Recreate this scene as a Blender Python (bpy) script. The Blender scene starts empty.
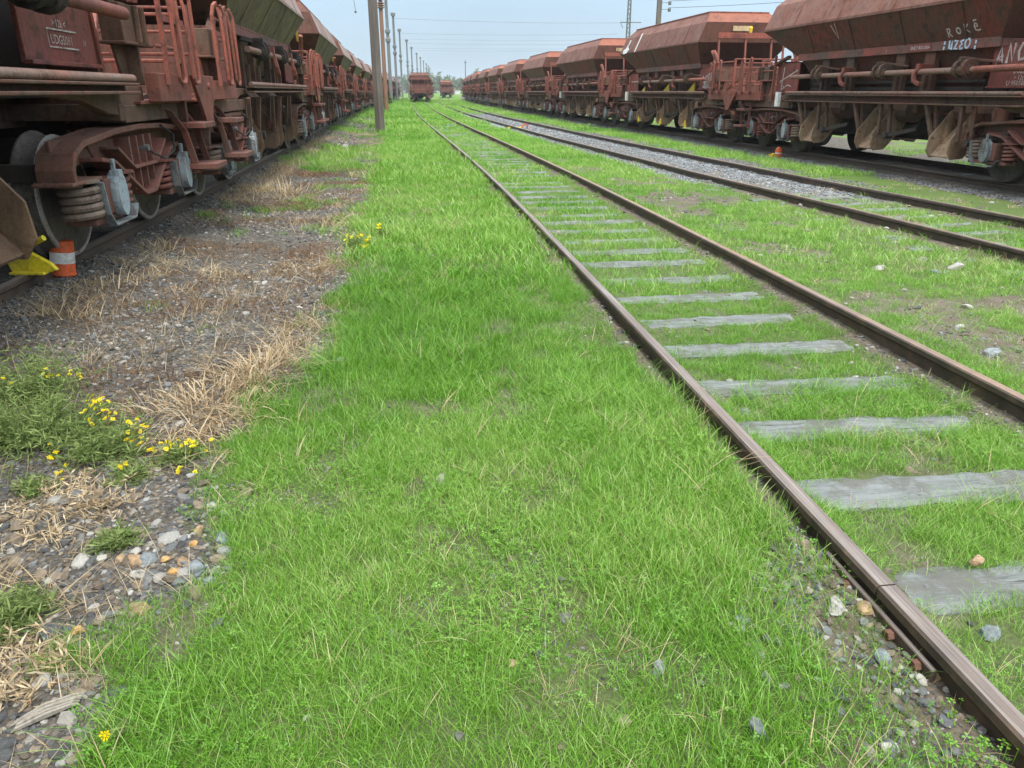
import bpy, bmesh, math, random
import numpy as np
from mathutils import Vector, Matrix
random.seed(7)
RNG = np.random.default_rng(11)
PI = math.pi
SC = bpy.context.scene
COL = SC.collection
R = math.radians

# ------------------------------------------------------------------ camera
F_PX, YH, EYE = 740.0, 91.0, 1.36
PITCH = math.atan((384 - YH) / F_PX)
YAW = math.atan((512 - 412) / (F_PX * math.cos(PITCH) + (384 - YH) * math.sin(PITCH)))
cam_d = bpy.data.cameras.new('camera')
cam_d.sensor_width = 36.0
cam_d.lens = F_PX / 1024 * 36.0
cam_d.clip_start = 0.05
cam_d.clip_end = 6000
cam = bpy.data.objects.new('camera', cam_d)
COL.objects.link(cam)
cam.location = (0, 0, EYE)
cam.rotation_euler = (PI / 2 - PITCH, 0, -YAW)
SC.camera = cam

# ------------------------------------------------------------------ curves of the yard
_DY = np.array([-30, 10, 15, 23, 30, 45, 58, 75, 101, 130, 150, 175, 230, 300, 400, 900])
_DX = np.array([0, 0, -.08, -.30, -.52, -.93, -1.12, -1.2, -1.14, -.35, .6, 2.0, 5.5, 10, 17, 55])


def drift(y):
    s = 0
    for k in (-4, -2, 0, 2, 4):
        s = s + np.interp(np.asarray(y, float) + k, _DY, _DX)
    return s / 5


_SY = np.array([-30, 6.2, 8.6, 13, 24, 48, 100, 300])
_SX = np.array([5.75, 5.52, 5.40, 5.08, 4.77, 4.55, 4.5, 4.5])


def second(y):
    return np.interp(y, _SY, _SX) + .75 + drift(y)


def main_c(y): return 2.08 + drift(y)
def left_c(y): return -3.58 + drift(y)
def right_c(y): return 10.17 + drift(y)


LEFT_RAISE = .13

# ------------------------------------------------------------------ mesh builder


class MB:
    def __init__(self): self.v = []; self.f = []; self.a = []
    def add(self, vs, fs, val=None):
        n = len(self.v); self.v += [tuple(p) for p in vs]
        self.f += [tuple(i + n for i in f) for f in fs]
        if val is not None: self.a += [val] * len(vs)
        return self
    def box(self, x0, x1, y0, y1, z0, z1):
        if x0 > x1: x0, x1 = x1, x0
        if y0 > y1: y0, y1 = y1, y0
        if z0 > z1: z0, z1 = z1, z0
        v = [(x, y, z) for z in (z0, z1) for y in (y0, y1) for x in (x0, x1)]
        return self.add(v, [(0, 2, 3, 1), (4, 5, 7, 6), (0, 1, 5, 4), (2, 6, 7, 3), (0, 4, 6, 2), (1, 3, 7, 5)])
    def ribbon(self, pts, w, h, wax=(0, 1, 0)):
        """flat bar swept along pts: w along wax, h across"""
        P = [Vector(p) for p in pts]; W = Vector(wax).normalized(); vs = []
        for i, p in enumerate(P):
            t = (P[min(i + 1, len(P) - 1)] - P[max(i - 1, 0)]).normalized()
            n = t.cross(W).normalized()
            for a, b in ((-1, -1), (1, -1), (1, 1), (-1, 1)):
                vs.append(p + W * (a * w / 2) + n * (b * h / 2))
        fs = []
        for i in range(len(P) - 1):
            for k in range(4):
                a = i * 4 + k; b = i * 4 + (k + 1) % 4
                fs.append((a, b, b + 4, a + 4))
        fs.append((3, 2, 1, 0)); e = (len(P) - 1) * 4; fs.append((e, e + 1, e + 2, e + 3))
        return self.add(vs, fs)
    def bar(self, a, b, w, h, wax=None):
        a = Vector(a); b = Vector(b); t = (b - a).normalized()
        if wax is None:
            wax = Vector((0, 1, 0)) if abs(t.y) < .9 else Vector((1, 0, 0))
        wax = Vector(wax); wax = (wax - t * wax.dot(t)).normalized()
        return self.ribbon([a, b], w, h, wax)
    def tube(self, pts, r, n=8, cap=True, r2=None):
        P = [Vector(p) for p in pts]; vs = []; fs = []; up = None
        for i, p in enumerate(P):
            t = (P[min(i + 1, len(P) - 1)] - P[max(i - 1, 0)]).normalized()
            if up is None:
                up = Vector((0, 0, 1)) if abs(t.z) < .9 else Vector((1, 0, 0))
            u = (up - t * up.dot(t)).normalized(); w = t.cross(u); up = u
            rr = r if r2 is None else r + (r2 - r) * i / max(1, len(P) - 1)
            for k in range(n):
                an = 2 * PI * k / n
                vs.append(p + u * math.cos(an) * rr + w * math.sin(an) * rr)
        for i in range(len(P) - 1):
            for k in range(n):
                a = i * n + k; b = i * n + (k + 1) % n
                fs.append((a, b, b + n, a + n))
        if cap:
            fs.append(tuple(range(n - 1, -1, -1))); e = (len(P) - 1) * n; fs.append(tuple(range(e, e + n)))
        return self.add(vs, fs)
    def lathe(self, prof, c, axis='y', n=24, closed=True):
        """prof: (radius, along) closed loop"""
        vs = []; fs = []; m = len(prof)
        for k in range(n):
            an = 2 * PI * k / n; ca, sa = math.cos(an), math.sin(an)
            for r, t in prof:
                q = {'y': (r * ca, t, r * sa), 'x': (t, r * ca, r * sa), 'z': (r * ca, r * sa, t)}[axis]
                vs.append((q[0] + c[0], q[1] + c[1], q[2] + c[2]))
        for k in range(n):
            k2 = (k + 1) % n
            for i in range(m if closed else m - 1):
                j = (i + 1) % m
                fs.append((k * m + i, k * m + j, k2 * m + j, k2 * m + i))
        return self.add(vs, fs)
    def cyl(self, a, b, r, n=16): return self.tube([a, b], r, n)
    def prism(self, poly, axis, t0, t1):
        """polygon in the plane across axis, extruded t0..t1; axis y: poly=(x,z)"""
        m = len(poly); vs = []
        for t in (t0, t1):
            for p, q in poly:
                vs.append({'y': (p, t, q), 'x': (t, p, q), 'z': (p, q, t)}[axis])
        fs = [(i, (i + 1) % m, m + (i + 1) % m, m + i) for i in range(m)]
        fs += [tuple(range(m - 1, -1, -1)), tuple(range(m, 2 * m))]
        return self.add(vs, fs)
    def coil(self, c, z0, z1, rad, wire, turns, n=6):
        N = int(turns * 14); pts = []
        for i in range(N + 1):
            a = 2 * PI * turns * i / N
            pts.append((c[0] + rad * math.cos(a), c[1] + rad * math.sin(a), z0 + (z1 - z0) * i / N))
        return self.tube(pts, wire, n)
    def mirror(self):
        m = MB(); m.v = [(x, -y, z) for x, y, z in self.v]; m.f = [tuple(reversed(f)) for f in self.f]; return m
    def flipx(self, cx=0):
        m = MB(); m.v = [(2 * cx - x, y, z) for x, y, z in self.v]; m.f = [tuple(reversed(f)) for f in self.f]; return m
    def shift(self, dx, dy=0, dz=0):
        m = MB(); m.v = [(x + dx, y + dy, z + dz) for x, y, z in self.v]; m.f = list(self.f); return m
    def join(self, o): return self.add(o.v, o.f)
    def both(self):
        return MB().join(self).join(self.mirror())
    def mesh(self, name, mat, bevel=0, smooth=False):
        me = bpy.data.meshes.new(name)
        me.from_pydata([tuple(v) for v in self.v], [], self.f)
        bm = bmesh.new(); bm.from_mesh(me)
        bmesh.ops.recalc_face_normals(bm, faces=bm.faces)
        if bevel:
            ed = [e for e in bm.edges if len(e.link_faces) == 2 and e.calc_face_angle(0) > R(35) and e.calc_length() > bevel * 3]
            bmesh.ops.bevel(bm, geom=ed, offset=bevel, segments=1, affect='EDGES', clamp_overlap=True)
        if smooth:
            for f in bm.faces: f.smooth = True
        bm.to_mesh(me); bm.free()
        if mat: me.materials.append(mat)
        if smooth:
            try: me.set_sharp_from_angle(angle=R(40))
            except Exception: pass
        return me
    def build_both(self, name, mat, parent=None, bevel=0, smooth=False):
        self.build(name, mat, parent, bevel, smooth); return self.mirror().build(name, mat, parent, bevel, smooth)
    def build(self, name, mat, parent=None, bevel=0, smooth=False, label=None):
        o = bpy.data.objects.new(name, self.mesh(name, mat, bevel, smooth)); COL.objects.link(o)
        if parent: o.parent = parent
        if label: o['label'] = label
        return o


def tag(o, label=None, cat=None, group=None, kind=None):
    if label: o['label'] = label
    if cat: o['category'] = cat
    if group: o['group'] = group
    if kind: o['kind'] = kind
    return o


def empty(name, loc=(0, 0, 0), rz=0):
    o = bpy.data.objects.new(name, None); COL.objects.link(o)
    o.location = loc; o.rotation_euler = (0, 0, rz); o.empty_display_size = .2
    return o


def copy_tree(o, parent=None, skip=()):
    c = o.copy(); COL.objects.link(c)
    if parent: c.parent = parent
    for ch in list(o.children):
        if ch.name.split('.')[0] not in skip:
            copy_tree(ch, c, skip)
    return c


# ------------------------------------------------------------------ materials
class NT:
    def __init__(self, name):
        self.m = bpy.data.materials.new(name); self.m.use_nodes = True
        self.t = self.m.node_tree; self.t.nodes.clear()
        self.out = self.n('ShaderNodeOutputMaterial')
    def n(self, typ, **kw):
        x = self.t.nodes.new(typ)
        for k, v in kw.items(): setattr(x, k, v)
        return x
    def l(self, a, b): self.t.links.new(a, b)
    def set(self, node, **kw):
        for k, v in kw.items():
            s = node.inputs[k.replace('_', ' ')]
            if isinstance(v, bpy.types.NodeSocket): self.l(v, s)
            else: s.default_value = v
        return node
    def noise(self, vec, scale, detail=4, rough=.55, dist=0):
        x = self.n('ShaderNodeTexNoise')
        self.set(x, Scale=scale, Detail=detail, Roughness=rough, Distortion=dist)
        if vec is not None: self.l(vec, x.inputs['Vector'])
        return x.outputs['Fac']
    def ramp(self, fac, stops, interp='LINEAR'):
        x = self.n('ShaderNodeValToRGB'); cr = x.color_ramp; cr.interpolation = interp
        while len(cr.elements) > 1: cr.elements.remove(cr.elements[-1])
        for i, (p, c) in enumerate(stops):
            e = cr.elements[0] if i == 0 else cr.elements.new(p)
            e.position = p
            e.color = (c, c, c, 1) if isinstance(c, (int, float)) else (*c[:3], 1)
        self.l(fac, x.inputs['Fac']); return x.outputs['Color']
    def mix(self, fac, a, b, blend='MIX'):
        x = self.n('ShaderNodeMix', data_type='RGBA', blend_type=blend)
        for s, v in ((x.inputs[0], fac), (x.inputs[6], a), (x.inputs[7], b)):
            if isinstance(v, bpy.types.NodeSocket): self.l(v, s)
            elif isinstance(v, (int, float)): s.default_value = v
            else: s.default_value = (*v[:3], 1)
        return x.outputs[2]
    def math(self, op, a, b=None, clamp=False):
        x = self.n('ShaderNodeMath', operation=op); x.use_clamp = clamp
        for i, v in enumerate((a, b)):
            if v is None: continue
            if isinstance(v, bpy.types.NodeSocket): self.l(v, x.inputs[i])
            else: x.inputs[i].default_value = v
        return x.outputs[0]
    def mapping(self, vec, scale=(1, 1, 1), loc=(0, 0, 0)):
        x = self.n('ShaderNodeMapping'); x.inputs['Scale'].default_value = scale; x.inputs['Location'].default_value = loc
        self.l(vec, x.inputs['Vector']); return x.outputs['Vector']
    def objvec(self, spread=37.0):
        tc = self.n('ShaderNodeTexCoord'); oi = self.n('ShaderNodeObjectInfo')
        add = self.n('ShaderNodeVectorMath', operation='ADD')
        sc = self.n('ShaderNodeVectorMath', operation='SCALE')
        cmb = self.n('ShaderNodeCombineXYZ')
        for i in range(3): self.l(oi.outputs['Random'], cmb.inputs[i])
        self.l(cmb.outputs[0], sc.inputs[0]); sc.inputs[3].default_value = spread
        self.l(tc.outputs['Object'], add.inputs[0]); self.l(sc.outputs[0], add.inputs[1])
        return add.outputs[0], oi.outputs['Random'], tc
    def finish(self, color, rough=.8, bump=None, bs=.3, bd=.01, metal=0, spec=.3):
        p = self.n('ShaderNodeBsdfPrincipled')
        self.set(p, Base_Color=color if isinstance(color, bpy.types.NodeSocket) else (*color, 1), Roughness=rough, Metallic=metal)
        p.inputs['Specular IOR Level'].default_value = spec
        if bump is not None:
            b = self.n('ShaderNodeBump'); b.inputs['Strength'].default_value = bs; b.inputs['Distance'].default_value = bd
            self.l(bump, b.inputs['Height']); self.l(b.outputs[0], p.inputs['Normal'])
        self.l(p.outputs[0], self.out.inputs['Surface'])
        return self.m


def paint(name, base, worn, rust, wear=.5, streak=.5, rough=.7, dust=None, dust_amt=.4, hue=.12):
    """weathered steel paint: patchy worn coat, vertical streaks, fine rust specks"""
    t = NT(name); v, rnd, tc = t.objvec()
    n1 = t.noise(v, 1.1, 6, .62, .6)
    f1 = t.ramp(n1, [(max(0, .56 - wear * .35), 0), (min(1, .74 - wear * .22), 1)])
    c = t.mix(f1, base, worn)
    n2 = t.noise(t.mapping(v, (7, 7, .45)), 1.7, 8, .72, .4)                    # rain streaks
    f2 = t.ramp(n2, [(.47, 0), (.60, 1)])
    c = t.mix(t.math('MULTIPLY', f2, min(1, streak * 1.15)), c, rust)
    n6 = t.noise(v, 4.2, 8, .72, .8)                                               # rust blooms
    c = t.mix(t.math('MULTIPLY', t.ramp(n6, [(.54, 0), (.63, 1)]), .75), c, tuple(q * .55 for q in rust))
    n3 = t.noise(v, 22, 6, .75)
    c = t.mix(t.ramp(n3, [(.57, 0), (.66, 1)]), c, rust)
    if dust is not None:
        n4 = t.noise(v, 2.7, 6, .68, .5)
        c = t.mix(t.math('MULTIPLY', t.ramp(n4, [(.42, 0), (.62, 1)]), dust_amt), c, dust)
    k = t.math('ADD', t.math('MULTIPLY', rnd, 2 * hue), 1 - hue)
    hv = t.n('ShaderNodeHueSaturation'); t.l(c, hv.inputs['Color']); t.l(k, hv.inputs['Value'])
    n5 = t.noise(v, 48, 5, .75)
    c2 = t.mix(.55, hv.outputs[0], t.ramp(n5, [(.30, .35), (.62, 1.1)]), 'MULTIPLY')
    return t.finish(c2, t.ramp(n1, [(.3, rough - .1), (.7, min(1, rough + .15))]), t.math('ADD', n3, n6), .35, .008)


M = {}
M['red'] = paint('weathered_red_paint', (.265, .072, .048), (.20, .070, .050), (.11, .048, .032), .5, .55, .65)
M['panel_red'] = paint('dull_red_panel_paint', (.26, .058, .042), (.22, .075, .06), (.12, .055, .04), .4, .5, .65)
M['orange'] = paint('fresh_orange_red_paint', (.27, .082, .040), (.22, .074, .043), (.15, .055, .034), .3, .3, .6)
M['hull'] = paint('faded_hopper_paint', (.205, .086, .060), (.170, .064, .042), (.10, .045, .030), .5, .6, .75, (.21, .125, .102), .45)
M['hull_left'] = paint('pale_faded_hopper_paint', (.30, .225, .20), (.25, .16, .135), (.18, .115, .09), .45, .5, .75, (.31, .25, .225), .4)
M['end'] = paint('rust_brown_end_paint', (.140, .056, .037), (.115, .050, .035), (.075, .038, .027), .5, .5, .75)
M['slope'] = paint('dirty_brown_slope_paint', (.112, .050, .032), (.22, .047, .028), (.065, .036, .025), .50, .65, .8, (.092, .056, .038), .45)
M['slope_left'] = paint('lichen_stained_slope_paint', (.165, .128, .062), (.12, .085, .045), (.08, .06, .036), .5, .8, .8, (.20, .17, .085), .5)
M['band'] = paint('patched_sill_paint', (.30, .062, .042), (.12, .078, .062), (.10, .06, .045), .7, .35, .7)
M['under'] = paint('dusty_underframe_steel', (.105, .062, .042), (.160, .062, .042), (.055, .036, .025), .45, .5, .85, (.145, .105, .072), .45)
M['bogie'] = paint('rusty_bogie_steel', (.125, .064, .044), (.18, .064, .046), (.07, .043, .03), .5, .4, .8, (.15, .105, .078), .4)
M['bogie_red'] = paint('red_brown_bogie_casting', (.20, .062, .046), (.15, .07, .052), (.085, .05, .038), .5, .4, .8, (.16, .10, .078), .4)
M['dark'] = paint('dark_greasy_steel', (.030, .026, .024), (.055, .042, .035), (.045, .033, .026), .4, .4, .8)
M['chute'] = paint('sandy_rust_chute_steel', (.38, .255, .155), (.23, .135, .078), (.14, .08, .046), .45, .55, .8, (.42, .32, .23), .55)
M['chute_left'] = paint('dark_rust_chute_steel', (.14, .088, .05), (.115, .07, .042), (.07, .042, .026), .5, .6, .8, (.19, .13, .08), .4)
M['tyre'] = paint('bright_steel_tyre', (.42, .42, .41), (.30, .28, .26), (.16, .11, .08), .4, .4, .4)
M['axle'] = paint('grey_blue_axlebox_paint', (.34, .42, .46), (.25, .29, .30), (.12, .10, .085), .55, .6, .7)
M['strap'] = paint('dark_grey_strap_steel', (.17, .20, .21), (.13, .13, .125), (.08, .065, .05), .5, .5, .75)
M['spring'] = paint('dusty_brown_spring_steel', (.20, .15, .115), (.15, .105, .08), (.10, .065, .045), .5, .3, .8)
M['wheel'] = paint('worn_wheel_steel', (.115, .108, .10), (.085, .07, .058), (.06, .042, .03), .5, .5, .6)
M['shaft'] = paint('brown_pipe_paint', (.22, .155, .12), (.27, .12, .09), (.15, .09, .065), .5, .3, .7)
M['yellow'] = paint('worn_yellow_paint', (.72, .50, .02), (.60, .42, .04), (.25, .17, .06), .3, .3, .6)
M['bright_yellow'] = paint('bright_yellow_plastic', (.78, .63, .02), (.62, .50, .04), (.30, .22, .07), .45, .4, .5)
M['marker_orange'] = paint('orange_marker_plastic', (.76, .12, .02), (.62, .12, .04), (.30, .10, .05), .45, .35, .55)
M['white'] = paint('chalky_white_paint', (.78, .77, .74), (.66, .65, .62), (.45, .42, .38), .4, .25, .7)
M['ink_white'] = paint('white_stencil_paint', (.62, .60, .57), (.48, .40, .36), (.26, .14, .11), .5, .5, .7)
M['ink_blue'] = paint('pale_blue_spray_paint', (.52, .66, .78), (.55, .66, .74), (.30, .28, .28), .3, .4, .6)
M['plate'] = paint('beige_plate_paint', (.52, .40, .22), (.45, .34, .2), (.3, .2, .12), .3, .3, .7)
M['black'] = paint('black_paint', (.02, .02, .02), (.04, .035, .03), (.06, .045, .035), .3, .3, .7)


def wood(name, a, b, c, sx=14):
    t = NT(name); v, rnd, tc = t.objvec()
    n = t.noise(t.mapping(v, (sx, sx, .7)), 1.5, 6, .65, .5)
    col = t.ramp(n, [(.25, a), (.5, b), (.75, c)])
    n2 = t.noise(v, .8, 4, .6)
    col = t.mix(t.math('MULTIPLY', t.ramp(n2, [(.4, 0), (.7, 1)]), .5), col, a)
    return t.finish(col, .9, n, .5, .01)


M['pole_grey'] = wood('weathered_grey_pole_wood', (.075, .062, .052), (.13, .112, .096), (.19, .168, .146))
M['pole_brown'] = wood('rust_brown_pole_paint', (.14, .075, .048), (.22, .12, .08), (.27, .16, .11))
M['pole_blue'] = wood('blue_grey_pole_steel', (.10, .105, .105), (.145, .155, .155), (.20, .21, .205))
M['bark'] = wood('bark', (.05, .04, .03), (.10, .08, .06), (.14, .12, .09))
M['driftwood'] = wood('dry_grey_wood', (.13, .115, .09), (.27, .25, .21), (.38, .35, .30), 30)


def rail_mat(name='rusty_rail_steel', k=.30, dim=1.0):
    t = NT(name); tc = t.n('ShaderNodeTexCoord'); g = t.n('ShaderNodeNewGeometry')
    v = tc.outputs['Object']
    st = t.noise(t.mapping(v, (75, 1.3, 60)), 1.0, 8, .75, .3)
    top = t.ramp(st, [(.32, (.050, .045, .042)), (.5, (.130, .119, .113)), (.68, (.27, .26, .255))])
    n = t.noise(v, 9, 6, .65)
    big = t.noise(v, .35, 3, .6)
    rust = t.ramp(n, [(.3, (.026, .022, .017)), (.52, (.062, .046, .033)), (.75, (.13, .082, .052))])
    top = t.mix(t.math('MULTIPLY', t.ramp(big, [(.30, .45), (.62, 1)]), k), top, t.ramp(n, [(.3, (.15, .090, .055)), (.7, (.28, .185, .12))]))
    sep = t.n('ShaderNodeSeparateXYZ'); t.l(g.outputs['True Normal'], sep.inputs[0])
    c = t.mix(t.ramp(sep.outputs[2], [(.62, 0), (.88, 1)]), rust, top)
    c = t.mix(1.0, c, (dim, dim, dim), 'MULTIPLY')
    return t.finish(c, t.ramp(n, [(.3, .5), (.7, .8)]), t.math('ADD', st, n), .35, .004, 0, .4)


M['rail'] = rail_mat()
M['rail_brown'] = rail_mat('rust_brown_rail_steel', 1.0, 1.0)
M['rail_dark'] = rail_mat('dark_rail_steel', .8, .85)


def sleeper_mat():
    t = NT('grey_weathered_sleeper'); v, rnd, tc = t.objvec()
    n = t.noise(t.mapping(v, (1.2, 14, 14)), 2.2, 6, .7, .4)
    c = t.ramp(n, [(.28, (.085, .092, .088)), (.48, (.145, .158, .155)), (.75, (.205, .222, .22))])
    crk = t.noise(t.mapping(v, (.9, 26, 26)), 2.6, 6, .75, .6)
    c = t.mix(t.ramp(crk, [(.36, .9), (.43, 0)]), c, (.035, .034, .028))
    n2 = t.noise(v, 5, 8, .72)
    c = t.mix(t.ramp(n2, [(.49, 0), (.58, .9)]), c, (.10, .102, .088))
    n3 = t.noise(v, 9, 5, .7)
    c = t.mix(t.ramp(n3, [(.60, 0), (.70, .6)]), c, (.10, .15, .05))
    return t.finish(c, .92, n, .6, .012)


M['sleeper'] = sleeper_mat()


def stone_mat(name='field_stone', attr=True):
    t = NT(name); tc = t.n('ShaderNodeTexCoord')
    if attr:
        a = t.n('ShaderNodeAttribute', attribute_name='tint', attribute_type='INSTANCER'); f = a.outputs['Fac']
    else:
        oi = t.n('ShaderNodeObjectInfo'); f = oi.outputs['Random']
    c = t.ramp(f, [(0, (.048, .049, .049)), (.22, (.098, .102, .103)), (.40, (.17, .178, .18)), (.52, (.105, .085, .065)),
                   (.66, (.165, .135, .10)), (.8, (.235, .19, .14)), (.92, (.28, .285, .27)), (1, (.40, .38, .34))])
    n = t.noise(tc.outputs['Object'], 4, 6, .7)
    c = t.mix(.6, c, t.ramp(n, [(.25, .45), (.6, 1.05)]), 'MULTIPLY')
    return t.finish(c, .88, n, .4, .01)


M['gravel'] = stone_mat('mixed_gravel_stone', True)


def cobble(name, a, b, c):
    t = NT(name); v, rnd, tc = t.objvec()
    n = t.noise(v, 9, 6, .7, .4)
    col = t.ramp(n, [(.28, a), (.5, b), (.75, c)])
    n2 = t.noise(v, 45, 4, .7)
    col = t.mix(.8, col, t.ramp(n2, [(.3, .45), (.65, 1.1)]), 'MULTIPLY')
    n3 = t.noise(v, 14, 4, .7)
    col = t.mix(t.ramp(n3, [(.50, 0), (.62, .6)]), col, (.10, .085, .06))
    return t.finish(col, .92, n2, .9, .006)


M['stone_blue'] = cobble('blue_grey_stone', (.10, .12, .125), (.19, .22, .235), (.30, .33, .34))
M['stone_tan'] = cobble('tan_stone', (.20, .125, .065), (.35, .24, .14), (.47, .36, .24))
M['stone_ochre'] = cobble('ochre_stone', (.26, .14, .05), (.42, .25, .09), (.48, .36, .19))
M['stone_pale'] = cobble('pale_stone', (.22, .215, .19), (.36, .35, .32), (.47, .45, .41))
M['stone_dark'] = cobble('dark_slate_stone', (.05, .055, .06), (.09, .10, .11), (.15, .165, .175))


def blade_mat(name, stops, trans=.28, gloss=.12, dry=None):
    t = NT(name)
    a = t.n('ShaderNodeAttribute', attribute_name='tint', attribute_type='INSTANCER')
    b = t.n('ShaderNodeAttribute', attribute_name='shade', attribute_type='GEOMETRY')
    f = t.math('ADD', t.math('MULTIPLY', a.outputs['Fac'], .52), t.math('MULTIPLY', b.outputs['Fac'], .50))
    c = t.ramp(f, stops)
    d = t.n('ShaderNodeBsdfDiffuse'); t.l(c, d.inputs['Color'])
    tr = t.n('ShaderNodeBsdfTranslucent'); t.l(c, tr.inputs['Color'])
    g = t.n('ShaderNodeBsdfGlossy'); g.inputs['Roughness'].default_value = .45; g.inputs['Color'].default_value = (.8, .9, .8, 1)
    m1 = t.n('ShaderNodeMixShader'); m1.inputs[0].default_value = trans; t.l(d.outputs[0], m1.inputs[1]); t.l(tr.outputs[0], m1.inputs[2])
    m2 = t.n('ShaderNodeMixShader'); m2.inputs[0].default_value = gloss * .35; t.l(m1.outputs[0], m2.inputs[1]); t.l(g.outputs[0], m2.inputs[2])
    t.l(m2.outputs[0], t.out.inputs['Surface'])
    return t.m


GREEN = [(0, (.030, .092, .006)), (.22, (.062, .176, .008)), (.46, (.106, .275, .014)), (.66, (.180, .370, .034)), (.84, (.30, .455, .105)), (1, (.47, .47, .21))]
M['grass'] = blade_mat('fresh_grass', GREEN)
M['clover'] = blade_mat('clover_leaf', [(0, (.050, .15, .008)), (.5, (.105, .27, .015)), (1, (.20, .37, .045))], .3)
M['dry'] = blade_mat('dry_straw', [(0, (.22, .15, .08)), (.5, (.42, .315, .18)), (1, (.60, .50, .33))], .25)
M['russet'] = blade_mat('russet_moss', [(0, (.10, .05, .025)), (.5, (.17, .085, .04)), (1, (.24, .14, .06))], .2)


def leafy(name, a, b, c, trans=.3):
    t = NT(name)
    at = t.n('ShaderNodeAttribute', attribute_name='shade', attribute_type='GEOMETRY')
    col = t.ramp(at.outputs['Fac'], [(0, a), (.5, b), (1, c)])
    d = t.n('ShaderNodeBsdfDiffuse'); t.l(col, d.inputs['Color'])
    tr = t.n('ShaderNodeBsdfTranslucent'); t.l(col, tr.inputs['Color'])
    m1 = t.n('ShaderNodeMixShader'); m1.inputs[0].default_value = trans
    t.l(d.outputs[0], m1.inputs[1]); t.l(tr.outputs[0], m1.inputs[2])
    t.l(m1.outputs[0], t.out.inputs['Surface']); return t.m


M['weed'] = leafy('grey_green_weed_leaf', (.10, .150, .045), (.19, .265, .085), (.31, .38, .15), .35)
M['petal'] = leafy('yellow_petal', (.70, .52, .01), (.80, .64, .02), (.86, .74, .06), .25)
M['straw'] = leafy('straw_leaf', (.28, .20, .115), (.47, .37, .235), (.63, .54, .38), .25)
M['tree_leaf'] = leafy('distant_tree_leaf', (.07, .10, .035), (.12, .16, .055), (.19, .22, .09), .25)
M['shrub_leaf'] = leafy('shrub_leaf', (.04, .085, .015), (.085, .16, .03), (.14, .23, .05), .3)
# ------------------------------------------------------------------ GROUND fields


def vnoise(x, y, seed=0):
    """smooth value noise 0..1 on numpy arrays"""
    x = np.asarray(x, float); y = np.asarray(y, float)
    xi = np.floor(x).astype(np.int64); yi = np.floor(y).astype(np.int64)
    fx = x - xi; fy = y - yi
    fx = fx * fx * (3 - 2 * fx); fy = fy * fy * (3 - 2 * fy)

    def h(i, j):
        n = (i * 374761393 + j * 668265263 + seed * 974634777) & 0xFFFFFFFF
        n = ((n ^ (n >> 13)) * 1274126177) & 0xFFFFFFFF
        n = (n ^ (n >> 16)) & 0xFFFF
        return n / 65535.0
    return (h(xi, yi) * (1 - fx) + h(xi + 1, yi) * fx) * (1 - fy) + (h(xi, yi + 1) * (1 - fx) + h(xi + 1, yi + 1) * fx) * fy


def fbm(x, y, f, seed=0, o=4):
    s = 0; a = .5; tot = 0
    for k in range(o):
        s = s + a * vnoise(x * f + 17.3 * k, y * f - 9.1 * k, seed + k); tot += a; a *= .5; f *= 2.05
    return s / tot


def sstep(a, b, x):
    t = np.clip((x - a) / (b - a), 0, 1); return t * t * (3 - 2 * t)


def edge_left(y):
    """world x of the border between the gravel strip and the grass"""
    return np.interp(y, [0, 1.4, 1.8, 2.1, 2.5, 3.1, 4, 5.4, 7.2, 9, 14, 29, 60, 110], [-.97, -.95, -.92, -.74, -.80, -.92, -.78, -.67, -.70, -.75, -.80, -1.15, -2.6, -3.3])


def fields(x, y):
    """gravel, grass 0..1"""
    wob = (fbm(x, y, 1.6, 3) - .5) * .55 + (fbm(x, y, 6, 9) - .5) * .22
    e = edge_left(y)
    gl = sstep(.12, -.12, x + wob - e)                                # gravel strip by the wagons
    lt = x - left_c(y)
    fade = sstep(26, 60, y)
    gl_grav = gl * (1 - .55 * fade)
    greenpatch = sstep(.52, .66, fbm(x, y, .55, 21)) * sstep(5, 9, y) * .7
    d2 = x - second(y)
    bal = sstep(10.2, 12.2, y + d2 * 1.1 + wob * 3) * sstep(62, 50, y) * sstep(1.16, .98, np.abs(d2 - .08) + wob * .35)
    # ballast also lies beyond the second track
    b2 = sstep(10.8, 13.0, y + wob * 2) * sstep(80, 45, y) * sstep(.9, 1.05, d2) * sstep(2.1, 1.6, d2 + wob) * sstep(.30, .46, fbm(x, y, 1.1, 31))
    d4 = np.abs(x - right_c(y))
    rt = np.maximum(sstep(1.75, 1.30, d4 + wob * .6), sstep(0, .8, x - right_c(y)) * sstep(9, 7, x - right_c(y)) * (.35 + .65 * sstep(.42, .58, fbm(x, y, .6, 151))))
    # edges of the rails stay bare
    dm = np.abs(np.abs(x - main_c(y)) - .75)
    bare = sstep(.15, .06, dm + wob * .14) * .9
    bare = np.maximum(bare, sstep(.16, .07, np.abs(np.abs(d2) - .75) + wob * .14) * .85)
    bare2 = sstep(.60, .72, fbm(x, y, 2.3, 51)) * .7
    bare2 = np.maximum(bare2, sstep(.50, .62, fbm(x, y, 1.4, 53)) * sstep(2.6, 3.6, x - drift(y)) * sstep(24, 12, y) * sstep(6.6, 5.8, x))
    # stony corner beside the near rail
    stony = sstep(.66, .2, np.hypot((x - 1.22) * 1.9, (y - 1.62) * .8) + wob * .5)
    grav = np.clip(np.maximum.reduce([gl_grav * (1 - greenpatch), bal, b2, rt * .9]), 0, 1)
    grass = np.clip(1 - np.maximum.reduce([gl * (1 - .55 * fade) * (1 - greenpatch * .8), bal, b2 * .95, rt, bare, bare2 * .75, stony * .75]), 0, 1)
    return grav, grass, bal, gl


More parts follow.
